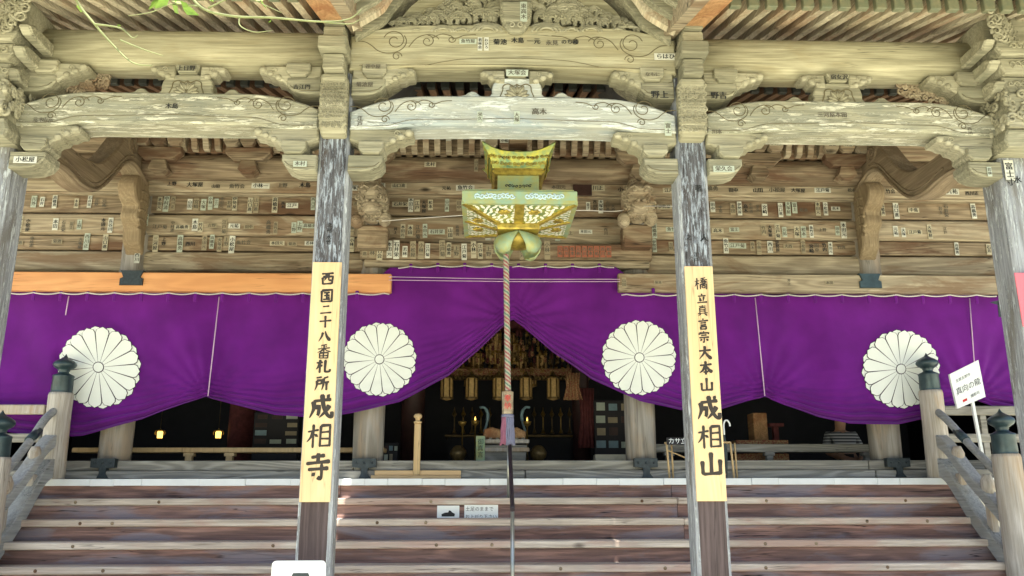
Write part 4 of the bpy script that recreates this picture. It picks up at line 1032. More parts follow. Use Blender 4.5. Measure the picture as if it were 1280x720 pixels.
# underside: four pierced panels sloping to a centre plate
zi = za-.10; a2 = .21
ou = [(lx-A_+.02, LY-A_+.02), (lx+A_-.02, LY-A_+.02), (lx+A_-.02, LY+A_-.02), (lx-A_+.02, LY+A_-.02)]
inn = [(lx-a2, LY-a2), (lx+a2, LY-a2), (lx+a2, LY+a2), (lx-a2, LY+a2)]
rl_ = random.Random(3)
for q in range(4):
    o0, o1 = Vector((*ou[q], za-.004)), Vector((*ou[(q+1) % 4], za-.004)); i0, i1 = Vector((*inn[q], zi)), Vector((*inn[(q+1) % 4], zi))
    b = MB(); b.add([o0, o1, i1, i0], [(0, 1, 2, 3)]); b.v = [tuple(v) for v in b.v]
    b.add([o0+Vector((0, 0, .02)), o1+Vector((0, 0, .02)), i1+Vector((0, 0, .02)), i0+Vector((0, 0, .02))], [(3, 2, 1, 0)]); pan = b.build('pierced_panel', 'bronze', lan)
    g = MB(); n_ = (o1-o0).cross(i0-o0).normalized()
    if n_.z > 0: n_ = -n_
    ey0 = (i0+i1)/2-(o0+o1)/2; ey = ey0.normalized(); ex = (o1-o0).normalized()
    for row in range(8):
        v = (row+.5)/8
        L, R2 = o0.lerp(i0, v), o1.lerp(i1, v); w_ = (R2-L).length; cnt = max(2, int(w_/.062))
        for c_ in range(cnt):
            u = (c_+.5+.4*(row % 2))/cnt+rl_.uniform(-.2, .2)/cnt
            if u > .97: continue
            cc = L.lerp(R2, u)+n_*.004; an = rl_.choice((.5, -.5, 2.4, .9, -.9, 1.57))
            ax = ex*math.cos(an)+ey*math.sin(an); bx = -ex*math.sin(an)+ey*math.cos(an)
            pts = [cc+ax*(-.034)+n_*.0, cc+ax*(-.012)+bx*.017, cc+ax*.016+bx*.015, cc+ax*.036, cc+ax*.014-bx*.014, cc+ax*(-.014)-bx*.013]
            g.add(pts, [(0, 1, 2, 3, 4, 5)])
    NO_NORMAL.add('leaf_openings')
    o_ = g.build('leaf_openings', 'lantern_white', pan); o_['kind'] = 'stuff'
    for u in (.30, .70):
        c_ = o0.lerp(o1, u).lerp(i0.lerp(i1, u*.6+.2), .40)+n_*.012; g = MB()
        g.ball(c_, (.05, .05, .014), 10, 5)
        for t2 in range(6):
            an = t2*math.pi/3; g.ball(c_+Vector((.045*math.cos(an), .045*math.sin(an), 0)), (.024, .024, .014), 6, 4)
        g.build('flower_boss', 'gilt', pan)
    b = MB(); b.stick(o0+n_*.01, i0+n_*.01, .045, .03); b.build('corner_rib', 'gilt', lan)
    m0, m1 = (o0+o1)/2, (i0+i1)/2
    b = MB(); b.stick(m0+n_*.008, m1+n_*.008, .10 if q == 0 else .045, .025); b.build('middle_rib', 'gilt', lan)
    b = MB(); b.stick(o0+Vector((0, 0, .005)), o1+Vector((0, 0, .005)), .05, .04); b.build('edge_frame', 'verdigris', lan)
b = MB(); b.prism([(lx-a2-.02, LY-a2-.02), (lx+a2+.02, LY-a2-.02), (lx+a2+.02, LY+a2+.02), (lx-a2-.02, LY+a2+.02)], 'z', zi-.07, zi, c=.015); b.build('centre_plate', 'gilt', lan)
b = MB(); b.lathe([(.03, -.16), (.13, -.14), (.19, -.09), (.2, -.05), (.16, 0)], (lx, LY, zi-.07), 20); b.build('boss', 'gilt', lan)
for q in range(4):
    an = q*math.pi/2+math.pi/4
    b = MB(); prof = []
    for (r, dz, w_) in ((.06, -.01, .06), (.14, -.02, .13), (.22, -.06, .16), (.265, -.13, .155), (.275, -.20, .12), (.25, -.255, .075), (.21, -.27, .02)): prof.append((r, dz, w_))
    vs = []; fs = []
    for (r, dz, w_) in prof:
        for s_ in (-1, -.5, 0, .5, 1):
            rr = r-abs(s_)**2*.05; vs.append((lx+math.cos(an)*rr-math.sin(an)*w_*s_, LY+math.sin(an)*rr+math.cos(an)*w_*s_, zi-.05+dz+abs(s_)*.01))
    for i in range(len(prof)-1):
        for c_ in range(4): a_ = i*5+c_; fs.append((a_, a_+1, a_+6, a_+5))
    b.add(vs, fs, smooth=True); NO_NORMAL.add('hanging_petal'); o = b.build('hanging_petal', 'verdigris', lan); md = o.modifiers.new('t', 'SOLIDIFY'); md.thickness = .014; md.offset = 0
# neck, mouldings and flaring crown above
zt = za+rim_h
b = MB(); b.prism([(lx-A_+.03, LY-A_+.03), (lx+A_-.03, LY-A_+.03), (lx+A_-.03, LY+A_-.03), (lx-A_+.03, LY+A_-.03)], 'z', zt+.001, zt+.02); b.build('shoulder', 'verdigris', lan)
def frus(a0, z0, a1, z1, name, mt):
    b = MB(); r2 = math.sqrt(2); b.lathe([(a0*r2, z0), (a1*r2, z1)], (lx, LY, 0), 4, ph=math.pi/4); return b.build(name, mt, lan)
frus(.57, zt+.021, .30, zt+.09, 'shoulder', 'verdigris')
zn0 = zt+.092; zn1 = zn0+.22
nk = frus(.225, zn0, .225, zn1, 'neck', 'verdigris')
b = MB()
for i in range(8): b.tube([(lx-.13+.037*i+a_, LY-.229, zn0+.1+h_) for a_, h_ in spiral(0, 0, .02, 1, i, 1, 8)], .005, 4)
b.build('neck_ornament', 'iron', nk)
frus(.26, zn1+.001, .29, zn1+.035, 'moulding', 'gilt'); frus(.25, zn1+.036, .275, zn1+.065, 'moulding', 'gilt')
zc = zn1+.066; b = MB(); vs = []; fs = []; nn_ = 9
H = .20
for lev in range(7):
    u = lev/6; hw = .275+.085*u**1.8
    ring = []
    for side in range(4):
        for s_ in range(nn_):
            t2 = -1+2*s_/nn_
            lift = .10*abs(t2)**3*u
            bul = .0
            p = {0: (t2, -1), 1: (1, t2), 2: (-t2, 1), 3: (-1, -t2)}[side]
            ex = hw*(1+.10*abs(t2)**4*u)
            ring.append((lx+p[0]*ex, LY+p[1]*ex, zc+H*u*.8+lift-.0))
    vs += ring
m_ = 4*nn_
for l in range(6):
    for q in range(m_): j = (q+1) % m_; fs.append((l*m_+q, l*m_+j, (l+1)*m_+j, (l+1)*m_+q))
b.add(vs, fs, smooth=False); NO_NORMAL.add('crown'); o = b.build('crown', 'bronze', lan); md = o.modifiers.new('t', 'SOLIDIFY'); md.thickness = .02; md.offset = 0
for d in (-1, 1):
    g = MB(); g.tube([(lx+d*.14+a_, LY-.325, zc+.11+h_) for a_, h_ in ((-.06, .01), (-.03, -.008), (0, .006), (.03, -.008), (.06, .01))], .009, 5)
    g.build('crown_slot', 'iron', o)
g = MB()
for side in range(4):
    for i in range(13):
        t2 = -0.92+1.84*i/12
        for lv_ in (0, 1):
            hw = .30+.035*lv_; zz = zc+.04+.06*lv_+.03*abs(t2)**3
            px_, py_ = {0: (t2, -1), 1: (1, t2), 2: (-t2, 1), 3: (-1, -t2)}[side]
            ax_ = (1, 0) if side in (0, 2) else (0, 1)
            g.tube([(lx+px_*hw+a_*ax_[0], LY+py_*hw+a_*ax_[1], zz+h_) for a_, h_ in spiral(0, 0, .024, 1.2, i+lv_, 1 if i % 2 else -1, 9, .2)], .006, 4)
og_ = g.build('crown_relief', 'gilt', o); og_['kind'] = 'stuff'
b = MB()
b.tube([(lx, LY, zc), (lx, LY, 5.3)], .03, 8); b.ball((lx, LY, zc+.42), (.06, .06, .08)); b.ball((lx, LY, zc+.3), (.09, .09, .05))
for i in range(9): b.tube([(lx+.035*math.cos(a), LY+(.035*math.sin(a) if i % 2 else 0), zc+.5+i*.09+.05*math.sin(a)) for a in [k*math.pi/6 for k in range(13)]], .01, 5)
b.build('hanging_chain', 'gilt', lan)
MB().box(lx-.1, lx+.1, 7.78, 10.6, 5.3, 5.45).build('hanger_beam', 'hall', porch)
# rope
rope = thing('bell_rope', (X(634, 490, LY), LY, Z(490, LY)), 'twisted red, cream and green bell rope with wooden grip under the lantern', 'rope')
pt, pb = P(632.5, 318, LY), P(635, 489, LY)
n = 150; axisv = [pt.lerp(pb, i/n) for i in range(n+1)]
mats = ['rope_r', 'rope_w', 'rope_g', 'rope_w', 'rope_r', 'rope_w']
for s_ in range(6):
    pts = [a+Vector((.019*math.cos(i*.5+s_*math.pi/3), .019*math.sin(i*.5+s_*math.pi/3), 0)) for i, a in enumerate(axisv)]
    MB().tube(pts, .0145, 6).build('strand', mats[s_], rope)
gp, gq = P(634.5, 488.5, LY), P(634.5, 518.5, LY)
g = MB(); g.lathe([(.045, 0), (.058, .01), (.060, gp.z-gq.z-.01), (.04, gp.z-gq.z)], (gq.x, LY, gq.z), 8); gr = g.build('wooden_grip', 'hall_pale', rope)
NSLIP[0] += 0
b = MB().text('奉納', gq.x, LY-.062, (gp.z+gq.z)/2, .08, True, 0); b.build('lettering', 'red', gr)
zt0, zt1 = gq.z, Z(557, LY)
for i in range(22):
    th = 2*math.pi*i/22; r0 = .045; x = gq.x+r0*math.cos(th)*1.15; y = LY+r0*math.sin(th)
    ln = zt0-zt1-random.uniform(0, .02); b = MB()
    dx = math.cos(th)*.02
    b.tube([(x+dx*j/6+.004*math.sin(j*2.1+i), y+.004*math.cos(j*1.7+i), zt0+.0-ln*j/6) for j in range(7)], .0095, 6); b.build('tassel_cord', 'tassel_p' if (x < gq.x-.02) else 'tassel_b', rope)
MB().lathe([(.05, 0), (.066, .008), (.066, .03), (.05, .036)], (gq.x, LY, zt0-.03), 14).build('binding', 'tassel_b', rope)

# ================================================================== lettered boards on the pillars

STROKES = {
'西': [[(12,85),(88,88)],[(18,62),(20,12)],[(18,62),(84,66),(80,14)],[(20,15),(80,17)],[(42,85),(40,60),(30,38)],[(60,86),(60,42),(76,40)]],
'国': [[(15,88),(15,8)],[(15,88),(86,90),(85,6)],[(15,10),(85,10)],[(30,72),(72,73)],[(32,50),(70,51)],[(26,26),(76,26)],[(51,72),(51,26)],[(60,42),(69,33)]],
'二': [[(25,72),(76,76)],[(8,22),(93,25)]],
'十': [[(8,52),(93,56)],[(50,92),(50,4)]],
'八': [[(38,78),(30,45),(8,12)],[(52,86),(66,46),(94,12)]],
'番': [[(70,95),(30,89)],[(32,84),(38,75)],[(68,85),(62,76)],[(10,68),(90,70)],[(50,88),(50,44)],[(48,66),(30,52),(8,42)],[(52,66),(72,52),(94,44)],[(24,40),(24,4)],[(24,40),(78,41),(77,4)],[(24,22),(77,22)],[(24,6),(77,6)],[(50,40),(50,6)]],
'札': [[(8,70),(50,73)],[(30,92),(30,4)],[(29,68),(20,45),(6,28)],[(33,58),(46,46)],[(64,90),(62,20),(70,10),(94,12),(95,28)]],
'所': [[(12,88),(48,92)],[(16,70),(16,40),(6,8)],[(16,70),(46,72),(45,46)],[(16,48),(45,48)],[(88,92),(60,82)],[(60,82),(58,40),(50,6)],[(60,56),(94,58)],[(78,56),(78,4)]],
'成': [[(22,70),(88,74)],[(22,70),(22,40),(8,6)],[(24,46),(44,48),(42,18),(34,22)],[(54,94),(60,50),(76,16),(92,8),(93,27)],[(82,52),(70,30),(46,6)],[(72,92),(83,83)]],
'相': [[(6,66),(46,70)],[(27,92),(27,4)],[(26,64),(18,42),(4,26)],[(30,56),(44,44)],[(54,84),(54,6)],[(54,84),(90,86),(89,6)],[(54,60),(89,61)],[(54,36),(89,36)],[(54,10),(89,10)]],
'寺': [[(26,84),(74,86)],[(50,96),(50,62)],[(10,62),(92,65)],[(16,40),(88,43)],[(64,60),(64,10),(50,14)],[(32,30),(42,18)]],
'橋': [[(4,68),(38,71)],[(22,92),(22,4)],[(21,64),(14,42),(2,28)],[(25,56),(36,46)],[(84,94),(50,86)],[(44,74),(96,77)],[(68,88),(58,66),(42,54)],[(70,76),(82,62),(96,56)],[(58,62),(58,50)],[(58,62),(80,63),(79,50)],[(58,51),(79,51)],[(46,42),(46,4)],[(46,42),(92,44),(91,6),(84,8)],[(58,32),(58,14)],[(58,32),(79,33),(78,14)],[(58,15),(78,15)]],
'立': [[(48,94),(54,80)],[(16,72),(86,75)],[(32,62),(40,26)],[(70,64),(58,24)],[(6,14),(95,17)]],
'真': [[(22,84),(80,87)],[(50,96),(49,74)],[(28,72),(28,26)],[(28,72),(74,73),(73,26)],[(28,58),(73,58)],[(28,43),(73,43)],[(8,26),(94,28)],[(36,22),(14,4)],[(64,22),(88,4)]],
'言': [[(44,94),(54,86)],[(8,74),(92,77)],[(26,58),(74,60)],[(26,42),(74,44)],[(28,28),(28,4)],[(28,28),(74,29),(72,4)],[(28,8),(72,8)]],
'宗': [[(50,96),(50,84)],[(12,80),(12,66)],[(12,80),(90,82),(84,68)],[(28,62),(74,64)],[(10,42),(92,45)],[(50,42),(50,6),(40,10)],[(32,32),(18,14)],[(66,32),(84,16)]],
'大': [[(10,62),(90,66)],[(50,94),(46,52),(10,6)],[(50,60),(66,30),(94,6)]],
'本': [[(10,68),(90,71)],[(50,94),(50,4)],[(48,68),(30,36),(6,18)],[(52,68),(70,36),(94,18)],[(32,22),(68,23)]],
'山': [[(50,92),(50,14)],[(16,62),(17,12)],[(17,13),(85,15)],[(85,64),(84,8)]],
}
def brush(b, ch, cx, y, cz, s, k=0):
    rr = random.Random(ord(ch)); dense = len(STROKES[ch]) > 8
    for si, st in enumerate(STROKES[ch]):
        st = [(px_+rr.uniform(-1.5, 1.5), py_+rr.uniform(-1.5, 1.5)+(px_-50)*.06) for px_, py_ in st]
        pts = bez(st, 5) if len(st) > 2 and st[-1][1] < st[0][1]-20 and abs(st[0][0]-st[1][0]) < 25 and abs(st[1][1]-st[0][1]) > 15 else st
        fine = []
        for (x0, y0), (x1, y1) in zip(pts, pts[1:]):
            m_ = max(1, int(math.hypot(x1-x0, y1-y0)/6))
            fine += [(x0+(x1-x0)*i/m_, y0+(y1-y0)*i/m_) for i in range(m_)]
        fine.append(pts[-1]); n = len(fine)
        dx = st[-1][0]-st[-2][0]; dy = st[-1][1]-st[-2][1]
        hor = abs(dx) > abs(dy)*2.5
        base = (6.2 if hor else 8.0)*(.70 if dense else 1.12)
        vs = []
        for i, (x_, y_) in enumerate(fine):
            u = i/(n-1); a_ = Vector(fine[min(i+1, n-1)])-Vector(fine[max(i-1, 0)])
            a_.normalize(); nn = (-a_.y, a_.x)
            if hor: w_ = base*(1.0-.35*math.sin(math.pi*u)+.25*u)
            elif dx < -6 and dy < 0: w_ = base*(1.15-.95*u**1.4)
            elif dx > 6 and dy < 0: w_ = base*(.45+1.25*u*(1 if u < .82 else (1-u)/.18*.9+.1))
            else: w_ = base*(1.15-.25*math.sin(math.pi*u)-.25*u)
            if i in (0, n-1): w_ *= .55
            vs.append((x_+nn[0]*w_, y_+nn[1]*w_)); vs.append((x_-nn[0]*w_, y_-nn[1]*w_))
        b.add([(cx+(px_-50)/100*s, y-.00025*si, cz+(py_-50)/100*s) for px_, py_ in vs], [(2*i, 2*i+1, 2*i+3, 2*i+2) for i in range(n-1)], k)
def name_board(px_t, px_b, pillar_x, chars, label):
    yf = 7.49-.028
    z1, z0 = Z(329 if pillar_x < 0 else 331, yf), Z(627, yf)
    b = MB().box(pillar_x-.134, pillar_x+.134, yf, 7.487, z0, z1, c=.004)
    t = b.build('name_board', 'board', label=label, cat='sign board', group='lettered boards nailed to the inner pillars')
    for ch, cy, sz in chars:
        q = Z(cy, yf); g = MB(); s = sz*.0079*1.03
        brush(g, ch, pillar_x+.012, yf-.0025, q, s*(.93 if sz > 25 else .82)); g.build('lettering', 'ink_sign', t)
    return t
name_board(0, 0, PX[1], [('西', 350, 21), ('国', 371, 20), ('二', 388, 18), ('十', 403, 19), ('八', 421, 19), ('番', 440, 21), ('札', 458, 21), ('所', 480, 21), ('成', 508, 31), ('相', 544, 31), ('寺', 583, 33)], 'tall yellow plank on the left inner pillar with black brush writing ending 成相寺')
name_board(0, 0, PX[2], [('橋', 353, 19), ('立', 372, 16), ('真', 387, 17), ('言', 404, 17), ('宗', 420, 17), ('大', 440, 21), ('本', 459, 21), ('山', 480, 21), ('成', 509, 31), ('相', 545, 31), ('山', 580, 31)], 'tall yellow plank on the right inner pillar with black brush writing ending 成相山')
# ================================================================== small signs
def panel(name, corners, th, mat, label, cat, group=None):
    return MB().quadbox(corners, th).build(name, mat, label=label, cat=cat, group=group)
ys = 10.36
rz0 = zf-RS*2
def riserP(px, py): q = P(px, py, 10.70-RD-.001+.035-.006); return q
yq = 10.42-2*RD+RD+.032
c0, c1 = P(546.5, 632, yq), P(574, 651.5, yq)
t = MB().box(c0.x, c1.x, yq-.006, yq, c1.z, c0.z).build('step_sign', 'white_sign', label='small white card with a black shoe drawing fixed to the riser', cat='sign')
g = MB(); cx, cz = (c0.x+c1.x)/2, (c0.z+c1.z)/2
g.prism([(cx-.075, cz-.035), (cx+.075, cz-.035), (cx+.08, cz-.005), (cx+.05, cz+.01), (cx+.03, cz+.03), (cx+.01, cz+.035), (cx+.0, cz+.012), (cx-.04, cz+.008), (cx-.08, cz-.01)], 'y', yq-.009, yq-.0065); g.build('shoe_symbol', 'ink', t)
c0, c1 = P(580.5, 631, yq), P(622.5, 651.5, yq)
t = MB().box(c0.x, c1.x, yq-.006, yq, c1.z, c0.z).build('step_sign', 'white_sign', label='wider white card with two lines of handwriting fixed to the riser beside the shoe card', cat='sign')
g = MB(); cx, cz = (c0.x+c1.x)/2, (c0.z+c1.z)/2
g.text('土足のままで', cx-.02, yq-.0075, cz+.045, .056, False, 0); g.text('お上がり下さい', cx+.0, yq-.0075, cz-.045, .054, False, 0); g.build('lettering', 'ink', t)
# tilted white sign on the right
Ysn = 9.6
q = [P(1187, 468, Ysn), P(1223, 450, Ysn+.0), P(1232, 496, Ysn), P(1197, 511, Ysn)]
t = thing('tilted_sign', (P(1210, 560, Ysn).x, Ysn, zf-RS*3), 'tilted white sign reading 真向の龍 on a thin post by the right railing', 'sign')
pn = MB().quadbox([q[3], q[2], q[1], q[0]], .035).build('sign_panel', 'white_sign', t)
g = MB(); ux = (q[1]-q[0]); uz = (q[0]-q[3]); W_, H_ = ux.length, uz.length; ux.normalize(); uz.normalize(); cc = (q[0]+q[1]+q[2]+q[3])/4
def onp(u, v): c_ = cc+ux*u*W_+uz*v*H_; return c_
NO_NORMAL.add('lettering')
c_ = onp(.0, -.05); g.text('真向の龍', c_.x, Ysn-.002, c_.z, .088, False, 0, ux=ux, uz=uz, pitch=.98)
c_ = onp(-.1, .25); g.text('左甚五郎作', c_.x, Ysn-.002, c_.z, .042, False, 0, ux=ux, uz=uz)
c_ = onp(.16, -.34); g.text('撮影可', c_.x, Ysn-.002, c_.z, .042, False, 0, ux=ux, uz=uz)
g.build('lettering', 'ink', t)
c_ = onp(-.2, -.36); MB().add([c_+ux*a+uz*b_+Vector((0, -.002, 0)) for a, b_ in ((-.03, -.014), (.03, -.014), (.03, .014), (-.03, .014))], [(0, 1, 2, 3)]).build('red_mark', 'red', t)
MB().stick(P(1213, 490, Ysn+.05), P(1229, 575, Ysn+.05), .032, .032).build('post', 'white_sign', t)
# white rounded sign at the foot of the left inner pillar
Yw = 7.05
c0, c1 = P(340, 701, Yw), P(405, 745, Yw)
t = thing('foot_sign', ((c0.x+c1.x)/2, Yw, 0), 'white round-cornered sign with a dark hexagon emblem at the left inner pillar foot', 'sign')
w_ = c1.x-c0.x; rr = .035; zt_ = c0.z; pts = []
for (ax, az, a0) in ((c1.x-rr, zt_-rr, 0), (c0.x+rr, zt_-rr, 90), (c0.x+rr, zt_-.42, 180), (c1.x-rr, zt_-.42, 270)):
    for i in range(6): a = R(a0+i*18); pts.append((ax+rr*math.cos(a), az+rr*math.sin(a)))
MB().prism(pts, 'y', Yw, Yw+.03, c=.004).build('sign_panel', 'white_sign', t)
cx = (c0.x+c1.x)/2+.02; cz = Z(715, Yw)
g = MB(); g.prism([(cx-.06, cz), (cx+.06, cz), (cx+.11, cz-.10), (cx+.06, cz-.20), (cx-.06, cz-.20), (cx-.11, cz-.10)], 'y', Yw-.004, Yw-.001); em = g.build('emblem', 'iron', t)
g = MB(); g.tube([(cx+a, Yw-.006, cz-.07+h) for a, h in spiral(0, 0, .045, 1.2, 0, 1, 20)], .006, 5); g.build('emblem_mark', 'white_sign', em)
for d in (-1, 1): MB().box(cx+d*.17-.015, cx+d*.17+.015, Yw+.031, Yw+.06, .0, zt_-.1).build('leg', 'steel', t)
# pink poster on the right outer pillar, black streamer behind it
pk = PX[3]
q = [P(1268, 340, 7.0), P(1300, 338, 7.0), P(1300, 425, 7.0), P(1277, 425, 7.0)]
t = MB().quadbox([(q[0].x, 7.435, P(1268, 340, 7.44).z), (q[0].x+.30, 7.435, P(1268, 340, 7.44).z), (q[0].x+.30, 7.435, P(1268, 405, 7.44).z), (q[0].x+.02, 7.435, P(1268, 405, 7.44).z)], .008)
X_ = X(1268, 340, 7.435); Xb = X(1279, 408, 7.435)
t = MB().quadbox([(X_, 7.435, Z(341, 7.435, 1268)), (X_+.35, 7.435, Z(341, 7.435, 1268)), (X_+.35, 7.435, Z(408, 7.435, 1279)), (Xb, 7.435, Z(408, 7.435, 1279))], .008).build('poster', 'pink', label='bright pink poster pinned to the outer right pillar at the edge of the photo', cat='poster')
Yb = 10.3
t = MB().quadbox([P(1247, 378, Yb), P(1262, 376, Yb), P(1264, 396, Yb), P(1249, 396, Yb)], .01).add([P(1237, 378, Yb), P(1262, 372, Yb), P(1247, 381, Yb)], [(0, 1, 2)])
t = t.build('black_flag', 'iron', label='small black flag with white writing beside the right outer pillar', cat='flag')
g = MB(); c_ = P(1253, 386, Yb); g.text('つのり', c_.x, Yb-.004, c_.z, .06, True, 0); g.build('lettering', 'white_txt', t)
# small dark red house-shaped plaque on the tie beam
c_ = P(728, 235, 10.8); g = MB(); g.prism([(c_.x-.13, c_.z-.11), (c_.x+.13, c_.z-.11), (c_.x+.13, c_.z+.08), (c_.x, c_.z+.14), (c_.x-.13, c_.z+.08)], 'y', 10.78, 10.82, c=.005)
tag(g.build('wooden_plaque', 'interior_brown'), 'small dark red house-shaped plaque on the beam just right of the lantern', 'plaque')
# lion heads on the inner hall pillars
for (px, lab) in ((466, 'brown carved lion head jutting from the beam left of the lantern'), (797, 'brown carved lion head jutting from the beam right of the lantern')):
    c_ = P(px, 252, 10.55); t = thing('lion_carving', (c_.x, 10.8, c_.z-.3), lab, 'carving', 'lion carvings on the inner hall pillars')
    b = MB(); b.ball(c_+Vector((0, .05, .0)), (.22, .25, .3), 20, 12); b.ball(c_+Vector((0, -.12, -.12)), (.13, .12, .11), 14, 8); b.ball(c_+Vector((0, -.1, .1)), (.17, .14, .12), 14, 8)
    b.ball(c_+Vector((-.2, 0, -.27)), (.09, .12, .11), 12, 8); b.ball(c_+Vector((.17, 0, -.24)), (.09, .12, .11), 12, 8)
    for q in range(90):
        th = random.uniform(-2.6, -.5); ph = random.uniform(-1.1, 1.3); r_ = .24
        p = c_+Vector((r_*math.cos(th)*math.cos(ph), .05+.26*math.sin(th)*math.cos(ph), .31*math.sin(ph)))
        if abs(p.x-c_.x) < .09 and -.22 < p.z-c_.z < .14: continue
        b.tube([p+Vector((a_, 0, h_)) for a_, h_ in spiral(0, 0, random.uniform(.025, .045), 1.3, random.uniform(0, 6), random.choice((-1, 1)), 10, .2)], [.016*(1-.5*k/9) for k in range(10)], 5)
    for d in (-1, 1):
        b.ball(c_+Vector((d*.075, -.235, .07)), (.032, .02, .026), 8, 5); b.tube([c_+Vector((d*.02, -.24, .10)), c_+Vector((d*.08, -.25, .14)), c_+Vector((d*.14, -.2, .12))], .016, 6)
        b.ball(c_+Vector((d*.04, -.25, -.07)), (.03, .03, .022), 8, 5)
    b.tube([c_+Vector((a_, -.22+abs(a_)*.4, -.17+abs(a_)*.3)) for a_ in (-.12, -.06, 0, .06, .12)], .014, 6)
    b.build('lion_head', 'hall_pale', t)
    MB().box(c_.x-.2, c_.x+.2, 10.62, 10.9, c_.z-.62, c_.z-.3, c=.02).build('neck_block', 'hall', t)

# ================================================================== inside the hall
FL = 1.84
def inx(px, Y): return X(px, 560, Y)
# gilded hanging lanterns
def altar_lantern(px, py, Y, s, mat, label, lit=False, grp='gilt lanterns hanging over the altar'):
    c_ = P(px, py, Y); t = thing('altar_lantern', tuple(c_), label, 'lantern', grp)
    if lit:
        for d in (-1, 1): MB().tube([(c_.x+d*s*(.28+a_), c_.y, c_.z+s*(.15+h_)) for a_, h_ in ((0, .25), (.16, .2), (.24, .0), (.2, -.2))], s*.045, 5).build('side_hook', 'gold', t)
    MB().lathe([(.05, -.5), (.16, -.47), (.22, -.40), (.22, .28), (.19, .34)] if not lit else [(.15, -.42), (.27, -.36), (.3, .2), (.25, .3)], c_, 6).scale(c_, s).build('lamp_body', 'lamp_lit' if lit else 'lamp_warm', t)
    MB().lathe([(.27 if not lit else .42, .34), (.23 if not lit else .36, .40), (.10, .48), (.05, .58), (.012, .62)], c_, 6).scale(c_, s).build('lamp_roof', mat, t)
    MB().lathe([(.25, -.45), (.25, -.38)], c_, 6).scale(c_, s).build('lamp_base', mat, t)
    b = MB()
    for q in range(6): a = q*math.pi/3; b.tube([(c_.x+s*.222*math.cos(a), c_.y+s*.222*math.sin(a), c_.z-.40*s), (c_.x+s*.222*math.cos(a), c_.y+s*.222*math.sin(a), c_.z+.32*s)], .025*s, 4)
    b.build('lamp_frame', 'gold' if lit else 'gold_dull', t)
    MB().tube([(c_.x, c_.y, c_.z+.58*s), (c_.x, c_.y, 5.55)], .004, 4).build('hanging_cord', 'gold_dull', t)
def _scale(self, c, s):
    self.v = [(c[0]+(x-c[0])*s, c[1]+(y-c[1])*s, c[2]+(z-c[2])*s) for x, y, z in self.v]; return self
MB.scale = _scale
for i, px in enumerate((558.5, 589.5, 623.5, 657.5, 691.5)):
    altar_lantern(px, 484, 14.5, .46, 'gold_dull', 'dull gilt lantern under the brocade beam, %s' % ('at the far left end', 'second from the left end', 'hidden behind the bell rope', 'just right of the bell rope', 'at the far right end')[i])
for i, (px, py) in enumerate(((574, 458), (597, 452), (614, 441), (624, 452), (644, 441), (652, 452), (677, 455), (620, 428), (637, 428), (587, 470), (664, 470))):
    altar_lantern(px, py, 15.6, .44, 'gold', 'gilt lantern in the cluster above the brocade band, %s' % ('far left', 'left of centre', 'upper left of the rope', 'just left of the rope', 'upper right of the rope', 'right of the rope', 'far right', 'topmost left', 'topmost right', 'lowest on the left', 'lowest on the right')[i])
for px, lab in ((200, 'glowing yellow lantern inside the left bay, the left one of two'), (273, 'glowing yellow lantern inside the left bay, the right one of two')):
    altar_lantern(px, 543, 14.0, .165, 'gold', lab, True, 'glowing lanterns in the left bay')
# altar beam with brocade, dark columns, cloths
a_, c_ = P(540, 460, 15), P(735, 474, 15)
MB().box(a_.x, c_.x, 15, 15.2, c_.z, a_.z, c=.02).build('altar_beam', 'brocade', label='red and gold brocade covered beam over the altar', cat='beam')
g = MB(); 
for i in range(40):
    x = a_.x+(c_.x-a_.x)*i/39; g.ball((x, 14.98, c_.z+.02), (.04, .02, .05), 6, 4)
g.build('altar_fringe', 'gold_dull', label='gold fringe along the brocade beam over the altar', cat='fringe')
for (px, wpx, lab) in ((300, 32, 'dark red column inside the left bay'), (515, 30, 'dark maroon column left of the altar'), (727, 22, 'dark maroon column right of the altar')):
    c_ = P(px, 560, 14); hw = wpx/2/1060*14
    MB().lathe([(hw, 0), (hw, 3.6)], (c_.x, 14, FL), 16).build('inner_column', 'interior_brown' if px > 400 else 'maroon', label=lab, cat='column', group='inner columns')
for (px, lab) in ((716, 'maroon and gold cloth hanging at the upper right of the altar'), (733, 'faded maroon cloth hanging beside the right altar column')):
    x = P(px, 500, 13.6).x; z1 = Z(466 if px == 716 else 485, 13.6); z0 = Z(500 if px == 716 else 560, 13.6)
    vs = []; fs = []; n = 16
    for i in range(n+1):
        for z, wd in ((z1, .16), ((z1+z0)/2, .13), (z0, .2)): vs.append((x+(i/n-.5)*2*wd*.8, 13.6+.03*math.sin(i*1.9), z))
    for i in range(n):
        for j in range(2): a2_ = i*3+j; fs.append((a2_, a2_+1, a2_+4, a2_+3))
    o = MB().add(vs, fs, smooth=True).build('hanging_cloth', 'maroon' if px != 716 else 'brocade', label=lab, cat='cloth'); md = o.modifiers.new('t', 'SOLIDIFY'); md.thickness = .01
for d, px, lab in ((1, 607, 'pale blue curved crane ornament left of the bell rope'), (-1, 655, 'pale blue curved crane ornament right of the bell rope')):
    c_ = P(px, 525, 13.5)
    g = MB(); g.tube(bez([c_+Vector((-d*.10, 0, .2)), c_+Vector((-d*.02, 0, .2)), c_+Vector((d*.035, 0, .1)), c_+Vector((d*.02, 0, -.05)), c_+Vector((-d*.02, 0, -.18))], 6), [.01]+[.02]*8+[.028]*8+[.02]*8, 8) if True else None
    g.tube([c_+Vector((-d*.02, 0, -.18)), (c_.x, 13.5, FL+.6)], .015, 6)
    g.build('crane_ornament', 'crane', label=lab, cat='ornament')
altar = thing('altar_table', (P(640, 560, 16.5).x, 16.5, FL), 'black lacquered altar table with gold edges deep inside the hall', 'altar')
